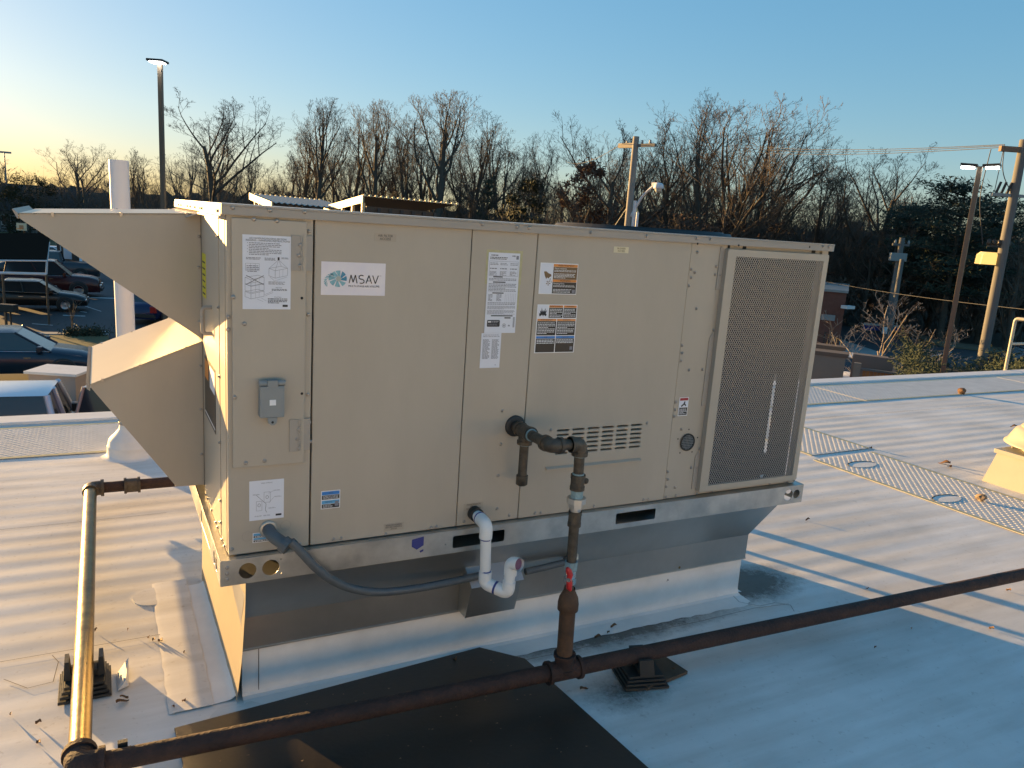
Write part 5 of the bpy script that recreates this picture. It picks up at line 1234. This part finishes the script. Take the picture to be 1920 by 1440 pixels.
def pole_mid():
    D_ = 29; p2 = at(1193, 256, D_); t = thing('utility_pole', 'wooden pole with a crossarm and an arm street light above the unit', 'utility pole', (p2.x, p2.y, GZ), crz - .85)
    h = p2.z - GZ
    MB().tube([(0, 0, 0), (0, 0, h)], [.15, .11], mat('sunlit_wood_pole', (.30, .28, .25), .85, noise=.2, nscale=5, stretch=(8, 8, .5)), 14).build('pole', t)  # paler than the other poles: its sunlit look is in the colour
    a = MB(); a.box((-.75, -.07, h - .38), (.09, .07, h - .22), mat('sunlit_crossarm', (.45, .38, .27), .8)); a.box((.095, -.05, h - .36), (.9, .05, h - .26), POLEW); a.build('crossarm', t)  # sunlight on the arm's left end put into its paler colour
    for x in (-.4, 0.3, .65): MB().lathe((x, 0, h - .26), [(.03, 0), (.05, .03), (.03, .08), (.045, .12), (.0001, .14)], GREYB, 10).build('insulator', t)
    MB().tube([(.24, .0, 0), (.24, .0, h - 2.2)], .06, WHITEP, 12).build('conduit', t); MB().tube([(.40, .0, 0), (.40, .0, h - 2.6)], .05, WHITEP, 12).build('conduit', t)
    MB().tube(arc_pts([(.1, .0, h - 2.75), (.5, .05, h - 2.0), (1.0, .10, h - 1.62)], .3), .045, WHITEP, 10).build('lamp_arm', t)
    hd = MB(); hd.lathe((1.12, .12, h - 1.76), [(.02, .20), (.10, .19), (.16, .14), (.18, .04), (.17, .0)], WHITEP, 18); hd.box((.86, .04, h - 1.66), (1.08, .18, h - 1.56), WHITEP); hd.build('lamp_head', t)
    MB().lathe((1.12, .12, h - 1.90), [(.0001, -.0), (.08, .02), (.12, .07), (.13, .14)], mat('lamp_glass', (.6, .6, .55), .2), 16).build('lamp_bowl', t)
    a = Vector((0, 0, h - 2.3)); R_ = (Matrix.Rotation(-(crz - .85), 3, 'Z')); g = R_ @ (gp(1000, 31) - t.location)
    MB().tube([a, g + Vector((0, 0, .1))], .012, CREAM, 6).build('guy_wire', t)  # cream colour stands for low sun catching the wire
    return t
PM = pole_mid()
def pole_right():
    D_ = 26; p2 = at(1921, 262, D_); t = thing('utility_pole', 'big utility pole with transformer gear at the right edge', 'utility pole', (p2.x, p2.y, GZ), crz); h = p2.z - GZ
    MB().tube([(0, 0, 0), (0, 0, h)], [.15, .115], POLEW, 16).build('pole', t)
    MB().box((-.62, -.06, h - .34), (.7, .06, h - .20), mat('brown_crossarm', (.22, .14, .09), .8)).build('crossarm', t)
    MB().box((-.62, -.05, h - 1.52), (.3, .05, h - 1.44), GREYB).build('cutout_bracket', t); MB().box((-.45, -.05, h - 2.9), (.1, .05, h - 2.84), DKMET).build('cutout_bracket', t)
    for x in (-.5, -.35, -.2): MB().tube([(x, 0, h - 1.44), (x + .07, -.02, h - 1.14)], .035, DKMET, 8).build('fuse_cutout', t)
    for x in (-.45, -.3, -.15, .1): MB().lathe((x, -.02, h - 2.84), [(.04, 0), (.07, .04), (.04, .08), (.06, .12), (.0001, .16)], DKMET, 10).build('bushing', t)
    hb = mat('yellow_sodium_hood', (.7, .6, .25), .4, emit=((1, .55, .12), .30))
    MB().prism([(-.62, -.1, h - 3.38), (-.60, -.1, h - 3.12), (-.50, -.1, h - 3.04), (-.22, -.1, h - 3.04), (-.19, -.1, h - 3.10), (-.19, -.1, h - 3.38)], (0, .3, 0), hb).build('lit_hood', t, fix=True)
    for (a, c) in (((-.86, .0, h - .30), (-.9, 0, h - 1.6)),): MB().tube(arc_pts([a, (-.95, 0, h - 1.6), (-.6, 0, h - 2.85)], .5), .012, WIRE, 6).build('jumper', t)
    MB().tube(arc_pts([(-.5, 0, h - .3), (-.45, 0, h - .9), (-.05, 0, h - 1.45)], .4), .012, WIRE, 6).build('jumper', t); MB().tube([(-.52, 0, h - .3), (-.55, 0, h - 1.4)], .010, WIRE, 6).build('jumper', t)
    return t, h
PR_, prh = pole_right()
def pole_small():
    D_ = 50; p2 = at(1692, 446, D_); t = thing('utility_pole', 'smaller utility pole with a grey transformer in front of the dark wood', 'utility pole', (p2.x, p2.y, GZ), crz); h = p2.z - GZ
    MB().tube([(0, 0, 0), (0, 0, h)], [.20, .14], POLEW, 10).build('pole', t); MB().box((-.5, -.06, h - .45), (.45, .06, h - .33), POLEW).build('crossarm', t)
    for x in (-.35, .1, .4): MB().lathe((x, 0, h - .33), [(.05, 0), (.08, .08), (.05, .16), (.0001, .25)], GREYB, 8).build('insulator', t)
    MB().box((-.62, -.3, h - 1.3), (.30, -.05, h - .85), GREYB).build('transformer', t, .03)
    MB().box((-.38, -.25, h - 5.45), (.0, -.2, h - 5.07), WHITEM).build('small_sign', t).rotation_euler = (0, 0, 0)
    return t
pole_small()
o = thing('utility_pole', 'short plain pole standing right of the transformer pole', 'utility pole', (*gp(1695, 47)[:2], GZ)); MB().tube([(0, 0, 0), (0, 0, 5.0)], [.14, .11], POLEW, 8).build('pole', o)
def wire(a, b_, sag, label, grp='overhead wires at right'):
    P = [a.lerp(b_, k / 14) - Vector((0, 0, sag * 4 * (k / 14) * (1 - k / 14))) for k in range(15)]
    tag(MB().tube(P, .011 if (a - b_).length < 70 else .016, WIRE, 5).build('overhead_wire'), label, 'wire', grp)
for (v0, v1, lb) in ((271.5, 271, 'top one of three parallel wires meeting the right pole'), (277, 273, 'middle one of three parallel wires meeting the right pole'), (283, 276, 'lowest of three parallel wires meeting the right pole')):
    wire(at(1380, v0 - 1.5, 60), at(1884, v1, 26), .25, lb)
wire(at(1500, 518, 48), at(1960, 584, 30), .15, 'single low wire crossing in front of the dark wood')
wire(at(1060, 302, 60), at(1168, 268, 29), .4, 'wire running left from the crossarm of the wooden pole', None)

# ------------------------------------------------------------------ lean-to shelters, right hand buildings
def leanto(name, A, B, Bf, Af, label, posts, dots, base):
    """A-B high eave (left, right), Af-Bf the other edge"""
    t = thing(name, label, 'shelter', (A.x, A.y, GZ), 0, None); off = Vector((A.x, A.y, GZ)); n = dots * 2; V = []; F = []
    for i in range(n + 1):
        f = i / n; h = .05 if i % 2 == 0 else 0.0
        p = A.lerp(B, f) + Vector((0, 0, h)); q = Af.lerp(Bf, f) + Vector((0, 0, h)); V += [p - off, q - off]
    F = [(2 * i, 2 * i + 2, 2 * i + 3, 2 * i + 1) for i in range(n)]
    MB().poly(V, F, SHEDM).build('corrugated_roof', t)
    MB().poly([Vector(v) - Vector((0, 0, .03)) for v in V], [f[::-1] for f in F], SHEDD).build('roof_underside', t)  # dark underside sheet: the shade beneath the roof put into colour
    rr = MB()
    for i in range(dots + 1):
        p = A.lerp(B, i / dots) - off; d = (Bf - B).normalized() * -.06; rr.tube([p + Vector((0, 0, .03)), p + d + Vector((0, 0, .03))], .045, SHEDL, 6)
    rr.build('corrugation_ends', t)
    a, b_ = A - off, Af - off; dn = (B - A).normalized() * -.06
    MB().prism([a + Vector((0, 0, .04)), b_ + Vector((0, 0, .04)), b_ + Vector((0, 0, -.20)), a + Vector((0, 0, -.20))], dn, SHEDL).build('fascia', t, fix=True)
    return t, off
cr = Vector((math.cos(crz), math.sin(crz), 0))
A = at(683, 368, 26); B = at(857, 384, 27.5); Af = at(610, 389, 31); Bf = Af + (B - A)
t, off = leanto('lean_to', A, B, Bf, Af, 'right hand dark lean-to roof with a row of bright corrugation ends', 6, 17, 0)
for f in (0.02, .25, .5, .75, .98):
    p = A.lerp(Af, f) - off; MB().box((p.x - .05, p.y - .05, 0.02), (p.x + .05, p.y + .05, p.z - .2), SHEDL).build('post', t)
q0 = (A - off) + Vector((.1, .05, -.30)); q1 = (B - off) + Vector((-.8, .05, -.30))
MB().prism([Vector((q0.x, q0.y, .02)), Vector((q1.x, q1.y, .02)), q1, q0], (.0, .08, 0), mat('lean_to_wall', (.12, .08, .05), .7, noise=.4, nscale=1)).build('wall_panel', t, fix=True)
for k in range(7):
    p = q0.lerp(q1, k / 6); MB().box((p.x - .05, p.y - .08, .02), (p.x + .05, p.y - .02, p.z - .03), SHEDD).build('wall_batten', t)
C_ = at(470, 364, 33); D__ = at(600, 376, 34); Cf = at(512, 381, 28.5); Df = Cf + (D__ - C_)
t, off = leanto('lean_to', C_, D__, Df, Cf, 'left hand lean-to with a grey corrugated roof sloping towards us', 4, 14, 0)
for f in (.25, .45, .65, .9):
    p = C_.lerp(Cf, f) - off; MB().box((p.x - .05, p.y - .05, 0.02), (p.x + .05, p.y + .05, p.z - .15), SHEDL).build('post', t)

def wallbox(name, label, cat, pts, z0, z1, mt, cap=None, brick=False):
    c = sum((Vector((*p, 0)) for p in pts), Vector()) / len(pts); t = thing(name, label, cat, (c.x, c.y, z0))
    P = [Vector((p[0] - c.x, p[1] - c.y, 0.01)) for p in pts]; MB().prism(P, (0, 0, z1 - z0), mt).build('wall', t, fix=True)
    if cap:
        Q = [p * 1.01 + p.normalized() * .06 for p in P]; MB().prism([Vector((q.x, q.y, z1 - z0 + .012)) for q in Q], (0, 0, .12), cap).build('coping', t, fix=True)
    return t
def quad(u0, u1, D0, D1): 
    a = gp(u0, D0); b_ = gp(u1, D0 + 0.0); c = gp(u1, D1); d = gp(u0, D1); return [(q.x, q.y) for q in (a, b_, c, d)]
t = wallbox('brick_building', 'low red brick building with a dark band, right behind the unit', 'building', quad(1400, 1602, 45, 53), GZ, GZ + 3.05, BRICK, CONC)
p0 = gp(1560, 44.9); p1 = gp(1586, 44.9); l0 = t.location
MB().prism([Vector((p0.x, p0.y, GZ + 1.55)) - l0, Vector((p1.x, p1.y, GZ + 1.55)) - l0, Vector((p1.x, p1.y, GZ + 1.85)) - l0, Vector((p0.x, p0.y, GZ + 1.85)) - l0], (-.04, -.06, 0), GREYB).build('band', t, fix=True)
p0 = gp(1600, 44.6) - l0; MB().box((p0.x - .1, p0.y - .3, 2.28), (p0.x + .5, p0.y + .1, 2.44), mat('pale_fixture', (.6, .62, .62), .4)).build('wall_lamp', t)
e = wallbox('enclosure_wall', 'tan masonry enclosure wall with a brown coping just beyond the roof edge', 'wall', quad(1480, 1619, 25.5, 26.1), GZ, at(1550, 668, 25.5).z, ENCL, mat('brown_coping', (.16, .12, .09), .8))
e = wallbox('enclosure_wall', 'shorter tan wall behind the coped one', 'wall', quad(1480, 1612, 28.5, 29), GZ, at(1550, 655, 28.5).z, ENCL, mat('brown_coping2', (.16, .12, .09), .8))
e = wallbox('enclosure_wall', 'plain grey tan panel wall behind the wooden gate', 'wall', quad(1632, 1712, 26.5, 26.9), GZ, at(1630, 668, 26.5).z, mat('grey_tan_panel', (.20, .17, .15), .8))
def gate():
    a = gp(1655, 24.2); b_ = gp(1735, 24.2); t = thing('wooden_gate', 'orange cedar board gate beside the tan walls', 'gate', (a.x, a.y, GZ), math.atan2(b_.y - a.y, b_.x - a.x)); L = (b_ - a).length; z = at(1650, 696, 24.2).z - GZ
    n = 11
    for k in range(n): 
        x = k * L / n; MB().box((x + .006, 0, .1), (x + L / n - .006, .025 + .006 * (k % 2), z - .04), CEDAR).build('board', t)
    MB().box((-.05, -.03, z - .038), (L + .05, .06, z + .02), POLEW).build('top_rail', t); MB().box((-.25, -.02, .0), (-.06, .10, z + .15), ENCL).build('gate_post', t)
gate()
rl = thing('hand_rail', 'thin dark handrail along the ramp by the brick building', 'railing', (*gz(1590, 640), GZ))
a = gp(1572, 44) - rl.location; b_ = gp(1606, 41) - rl.location; a.z = b_.z = 0
for k in range(5): q = a.lerp(b_, k / 4); MB().tube([(q.x, q.y, 0), (q.x, q.y, 1.0)], .025, DKMET, 6).build('post', rl)
for z in (.5, 1.0): MB().tube([(a.x, a.y, z), (b_.x, b_.y, z)], .022, DKMET, 6).build('rail', rl)
bn = thing('blue_barrier', 'low blue barrier with a white top beyond the ornamental tree', 'barrier', (*gz(1640, 620), GZ), crz - .1); MB().box((-1.1, -.1, .02), (1.6, .1, .35), mat('blue_paint', (.02, .04, .25), .5)).build('panel', bn); MB().box((-1.1, -.12, .352), (1.6, .12, .48), WHITEM).build('top_strip', bn)

# ------------------------------------------------------------------ left hand distance
hs = thing('house', 'low dark roofed house with white windows at the far left', 'house', gp(-10, 120), crz)
MB().box((-14, 0, 0), (10, 8, 2.6), HOUSEW).build('wall', hs); MB().poly([(-15, -.6, 2.6), (11, -.6, 2.6), (9.5, 4, 6.0), (-14, 4, 6.0), (11, 8.6, 2.6), (-15, 8.6, 2.6)], [(0, 1, 2, 3), (4, 5, 3, 2), (1, 4, 2), (5, 0, 3)], ROOFS).build('roof', hs)
for x in (-3.5, .6, 4.6):
    f = MB().box((x, -.08, .8), (x + 2.4, -.01, 2.1), WHITEM).build('window', hs)
    for k in range(4): MB().box((x + .1 + k * .57, -.12, .9), (x + .58 + k * .57, -.085, 2.0), GLASS).build('pane', f)
hs2 = thing('house', 'pale house half hidden behind the bare tree left of the vent pipe', 'house', gp(135, 132), crz)
MB().box((-6, 0, 0), (6, 6, 3.4), mat('pale_siding', (.30, .29, .28), .8)).build('wall', hs2); MB().poly([(-6.5, -.5, 3.4), (6.5, -.5, 3.4), (6.5, 3, 5.6), (-6.5, 3, 5.6), (6.5, 6.5, 3.4), (-6.5, 6.5, 3.4)], [(0, 1, 2, 3), (4, 5, 3, 2), (1, 4, 2), (5, 0, 3)], ROOFS).build('roof', hs2)
ms = thing('radio_mast', 'thin radio mast on the far left horizon', 'mast', gp(12, 160)); MB().tube([(0, 0, 0), (0, 0, at(12, 287, 160).z - GZ)], [.3, .08], GREYB, 6).build('pole', ms); MB().box((-1, -.1, 11.0), (1, .1, 11.3), GREYB).build('antenna', ms)
hp = thing('basketball_hoop', 'basketball hoop with a cream backboard at far left', 'basketball hoop', (*gp(36, 62)[:2], GZ), crz); zc = at(36, 425, 62).z - GZ
MB().tube([(0, .3, 0), (0, .3, zc - .3), (0, .05, zc)], .05, DKMET, 8).build('pole', hp); MB().box((-.33, -.02, zc - .24), (.33, .03, zc + .24), CREAM).build('backboard', hp); MB().lathe((0, -.22, zc - .12), [(.17, 0), (.19, .015), (.17, .03)], ORANGE, 16).build('rim', hp)
MB().box((-.14, -.03, zc - .16), (.14, -.021, zc + .1), mat('faded_square', (.45, .25, .12), .6)).build('target_square', hp)
cnp = thing('shade_canopy', 'dark flat shade canopy on a pale tubular frame over the parked cars', 'canopy', gp(40, 40), crz + .02); 
c0 = cnp.location; Rz = Matrix.Rotation(-(crz + .02), 3, 'Z')
def loc(u, v, D_): return Rz @ (at(u, v, D_) - c0)
a, b_, c, d = loc(-60, 488, 38), loc(88, 489, 38), loc(94, 440, 46), loc(-60, 440, 46)
MB().prism([a, b_, c, d], (0, 0, .08), CANOPY).build('roof_sheet', cnp, fix=True)
a2, b2 = loc(-60, 510, 38), loc(87, 514, 38)
MB().tube([a2, b2], .06, WHITEP, 8).build('frame_bar', cnp); MB().tube([a, b_], .035, WHITEP, 8).build('frame_bar', cnp); MB().tube([b2, b_, loc(92, 455, 44)], .045, mat('pale_truss', (.5, .5, .5), .5), 8).build('frame_bar', cnp)
for q in (b2, loc(5, 512, 38)): MB().tube([(q.x, q.y, 0), (q.x, q.y, q.z)], .045, BLKPIPE, 8).build('post', cnp)
sg = thing('mailbox_stand', 'small dark box on two thin legs standing in the verge', 'mailbox', (*gz(18, 640), GZ + .1), crz)
MB().box((-.30, -.15, 1.0), (.32, .15, 1.28), BLK).build('box', sg, .03)
for x in (-.06, .10): MB().tube([(x, 0, 0), (x, 0, 1.0)], .03, BLK, 8).build('leg', sg)
for (u_, v_, D_, wd, ht, mt, nm, lb, ct) in ((60, 470, 62, 1.0, 2.6, GREYB, 'notice_board', 'pale notice board at the far side of the car park, left of the dark posts', 'sign'), (124, 478, 60, .9, 2.6, SHEDD, 'kiosk', 'dark narrow kiosk with a pale window at the far side of the car park', 'kiosk')):
    t = thing(nm, lb, ct, (*gp(u_, D_)[:2], GZ), crz); MB().box((-wd / 2, -.1, .02), (wd / 2, .3, ht), mt).build('panel', t); MB().box((-wd / 3, -.13, ht * .45), (wd / 4, -.102, ht * .85), mat('pale_blue_panel', (.4, .5, .6), .4)).build('window', t)
for i, (u_, lb_) in enumerate(((104, 'leftmost tall dark post at the far side of the car park'), (112, 'tall dark post right of the leftmost one, left of the kiosk'), (140, 'short dark post right of the kiosk'), (152, 'rightmost short dark post at the far side of the car park'))):
    t = MB().box((-.09, -.09, 0), (.09, .09, 2.6 if i < 2 else 1.2), SHEDD).build('dark_post'); t.location = (*gp(u_, 61)[:2], GZ + .02); tag(t, lb_, 'post', 'dark posts at the far side of the car park')
tb = thing('utility_cabinet', 'tan utility box with a white top between the white pickup and the dark hatchback', 'cabinet', (*gp(80, 20)[:2], GZ), crz); z = at(80, 704, 20).z - GZ
MB().box((-.55, 0, .02), (.50, .8, z), mat('tan_box', (.36, .30, .26), .7)).build('cabinet_body', tb); MB().box((-.62, -.06, z + .002), (.56, .86, z + .06), WHITEM).build('lid', tb)

# ------------------------------------------------------------------ vehicles
def paint(name, c, r=.25): return mat(name, c, r, spec=.6, metal=.2)
def vehicle(name, label, cat, loc_, rz, L, Wd, Ht, body, prof, cabin, wheels=.33, pickup=False, tail=None, grp=None):
    """x forward. prof: list (x, z_shoulder) for the lower body top line; cabin: (x_back_low, x_back_top, x_front_top, x_front_low)"""
    t = thing(name, label, cat, loc_, rz, grp); z0 = .28; n = len(prof); hw = Wd / 2; V = []; F = []
    for (x, zs) in prof:
        e = abs(x) / (L / 2); k = 1 - .16 * max(0, (e - .72) / .28) ** 2; w1 = hw * k
        V += [(x, -w1 * .92, z0), (x, -w1, z0 + .22), (x, -w1 * .99, zs - .10), (x, -w1 * .90, zs), (x, w1 * .90, zs), (x, w1 * .99, zs - .10), (x, w1, z0 + .22), (x, w1 * .92, z0)]
    for i in range(n - 1):
        for j in range(7): F.append((8 * i + j, 8 * i + j + 1, 8 * i + 9 + j, 8 * i + 8 + j))
    F += [tuple(range(8)), tuple(range(8 * n - 1, 8 * n - 9, -1))]
    o = MB().poly(V, F, body, True).build('body', t, fix=True)
    def zs_at(x):
        for (a, za), (b__, zb_) in zip(prof, prof[1:]):
            if a <= x <= b__: return za + (zb_ - za) * (x - a) / (b__ - a)
        return prof[-1][1]
    xb, xbt, xft, xf = cabin; zt = Ht; wl = hw * .90; wt = hw * .74; q = .04
    zb_, zf_ = zs_at(xb) - .01, zs_at(xf) - .01
    cab = [(xb, -wl, zb_), (xf, -wl, zf_), (xf, wl, zf_), (xb, wl, zb_), (xbt, -wt, zt - q), (xft, -wt, zt - q), (xft, wt, zt - q), (xbt, wt, zt - q)]
    xm = (xbt + xft) / 2
    g = MB().poly(cab, [(0, 1, 5, 4), (1, 2, 6, 5), (2, 3, 7, 6), (3, 0, 4, 7)], GLASS).build('windows', t, fix=True)
    r_ = [(xbt - .05, -wt - .015, zt - q + .002), (xft + .05, -wt - .015, zt - q + .002), (xft + .05, wt + .015, zt - q + .002), (xbt - .05, wt + .015, zt - q + .002), (xbt + .15, -wt * .85, zt), (xft - .15, -wt * .85, zt), (xft - .15, wt * .85, zt), (xbt + .15, wt * .85, zt)]
    MB().poly(r_, [(4, 5, 6, 7), (0, 1, 5, 4), (1, 2, 6, 5), (2, 3, 7, 6), (3, 0, 4, 7)], body, True).build('roof', t, fix=True)
    for s_ in (-1, 1):
        for (a, c) in (((xb, s_ * wl, zb_), (xbt, s_ * wt, zt - q)), ((xf, s_ * wl, zf_), (xft, s_ * wt, zt - q)), ((xb * .45 + xf * .55 - .1, s_ * (wl + .004), (zb_ + zf_) / 2), (xm, s_ * (wt + .004), zt - q))): MB().tube([a, c], .06 if pickup else .035, body, 6).build('pillar', t)
    tr = MB()
    for s_ in (-1, 1): tr.tube([(xb, s_ * (wl + .012), zb_ + .015), (xf, s_ * (wl + .012), zf_ + .015)], .012, CHR, 6)
    tr.build('window_trim', t)
    wx = L * .31
    for sx in (-1, 1):
        for sy in (-1, 1):
            wh = MB().lathe((sx * wx, sy * (hw - .10), wheels), [(wheels * .62, -.11), (wheels, -.10), (wheels, .10), (wheels * .62, .11)], TYRE, 22, 'Y').build('wheel', t)
            MB().lathe((sx * wx, sy * (hw - .10), wheels), [(wheels * .62, sy * .105), (wheels * .5, sy * .08), (wheels * .15, sy * .095), (.0001, sy * .1)], RIM, 14, 'Y').build('rim', wh)
            MB().lathe((sx * wx, sy * (hw - .02), wheels + .02), [(wheels * 1.16, -.03 * sy), (wheels * 1.16, .024 * sy), (wheels * 1.0, .024 * sy)], BLK, 22, 'Y').build('wheel_arch', t)
    for s_ in (-1, 1):
        zz = zs_at(L / 2 - .1); MB().box((L / 2 - .22, s_ * hw * .62 - .17, zz - .24), (L / 2 + .0, s_ * hw * .62 + .17, zz - .06), CHR).build('headlight', t, .02)
        zz = zs_at(-L / 2 + .1); MB().box((-L / 2 - .01, s_ * hw * .78 - .12, zz - .32), (-L / 2 + .12, s_ * hw * .78 + .14, zz - .04), REDL).build('tail_light', t, .02)
        m_ = MB(); m_.box((xf - .35, s_ * (hw + .04) - .11, zf_ + .02), (xf - .20, s_ * (hw + .04) + .11, zf_ + .20), body if not pickup else BLK); m_.build('wing_mirror', t, .03)
        for hx in (-.35, .55): MB().box((hx - .09, s_ * (hw + .005) - .012, zf_ - .16), (hx + .09, s_ * (hw + .005) + .012, zf_ - .13), CHR).build('door_handle', t)
    MB().box((-L / 2 - .03, -hw * .85, .34), (-L / 2 + .1, hw * .85, .50), BLK).build('bumper', t, .02); MB().box((L / 2 - .1, -hw * .8, .34), (L / 2 + .03, hw * .8, .50), BLK).build('bumper', t, .02)
    if pickup:
        MB().box((-L / 2 + .12, -hw * .82, zs_at(-L / 2 + .5) - .02), (xb - .12, hw * .82, zs_at(-L / 2 + .5) + .004), BLK).build('load_bed', t)
    return t
sed = lambda L, h: [(-L / 2, h * .55), (-L / 2 + .15, h * .64), (-L * .30, h * .67), (L * .05, h * .64), (L * .22, h * .62), (L * .40, h * .54), (L / 2 - .12, h * .47), (L / 2, h * .40)]
NAVY = paint('dark_blue_paint', (.015, .03, .05)); WHT = paint('white_paint', (.62, .64, .68)); BLKP = paint('black_paint', (.012, .012, .012)); BURG = paint('burgundy_paint', (.06, .012, .012)); GREYV = paint('grey_paint', (.03, .035, .045))
p = onz(22, 708, GZ); vehicle('parked_car', 'dark blue hatchback on the service road at left, seen from the side', 'car', (p.x, p.y, GZ + .01), crz + .42, 4.7, 1.85, 1.50, NAVY, sed(4.7, 1.5), (-2.05, -1.35, .25, 1.15))
pk = [(-2.8, 1.05), (-2.7, 1.12), (-.5, 1.12), (.9, 1.14), (1.3, 1.14), (2.3, 1.06), (2.7, .95), (2.8, .75)]
def at_roof(u_, v_, z): return onz(u_, v_, z)
p = at_roof(5, 722, GZ + 1.9); vehicle('pickup_truck', 'white pickup truck close behind the roof edge, seen from its tail', 'pickup truck', (p.x + .08, p.y - .28, GZ + .01), crz + PI / 2 + .38, 5.6, 2.0, 1.90, WHT, pk, (-.75, -.55, .75, 1.35), .38, True)
p = onz(62, 580, GZ); vehicle('parked_car', 'black sedan in the car park in front of the burgundy pickup', 'car', (p.x, p.y, GZ + .01), crz + .42, 4.6, 1.8, 1.40, BLKP, sed(4.6, 1.4), (-1.7, -1.05, .35, 1.15))
p = onz(80, 553, GZ); vehicle('pickup_truck', 'burgundy pickup truck parked behind the black sedan', 'pickup truck', (p.x, p.y, GZ + .01), crz + .42, 5.8, 1.95, 1.90, BURG, pk, (-1.6, -1.45, .65, 1.45), .40, False)
p = onz(95, 523, GZ); vehicle('pickup_truck', 'grey pickup truck furthest back in the car park, tail to the right', 'pickup truck', (p.x, p.y, GZ + .01), crz + PI + .45, 5.6, 1.95, 1.80, GREYV, pk, (-.75, -.6, .85, 1.45), .38, True)
p = onz(100, 500, GZ); vehicle('parked_car', 'white car just showing behind the grey pickup', 'car', (p.x, p.y, GZ + .01), crz + .2, 4.5, 1.8, 1.5, WHT, sed(4.5, 1.5), (-1.9, -1.3, .3, 1.1))
p = onz(300, 598, GZ); vehicle('parked_car', 'dark blue car half hidden between vent pipe and hood', 'car', (p.x, p.y, GZ + .01), crz + PI / 2, 4.5, 1.8, 1.45, paint('deep_blue_paint', (.012, .02, .07)), sed(4.5, 1.45), (-1.7, -1.1, .3, 1.1))
p = at_roof(258, 752, GZ + 1.4); vehicle('parked_van', 'cream van with a red tail light partly hidden below the lower hood', 'van', (p.x + .5, p.y + 1.2, GZ + .01), crz + PI / 2 + .1, 4.8, 1.9, 1.9, paint('cream_paint', (.55, .50, .42)), [(-2.4, 1.1), (-2.3, 1.2), (0, 1.2), (1.2, 1.15), (2.1, 1.0), (2.4, .7)], (-2.3, -2.2, 1.0, 1.7))
p = gp(1648, 33); vehicle('parked_car', 'pale car half hidden behind the plain panel wall', 'car', (p.x, p.y, GZ + .01), crz + PI / 2 - .4, 4.4, 1.8, 1.45, WHT, sed(4.4, 1.45), (-1.7, -1.1, .3, 1.1))
p = onz(1955, 712, GZ); vehicle('parked_car', 'dark car behind the hedge at the right edge', 'car', (p.x, p.y, GZ + .01), crz - .1, 4.6, 1.8, 1.45, NAVY, sed(4.6, 1.45), (-1.7, -1.1, .3, 1.1))
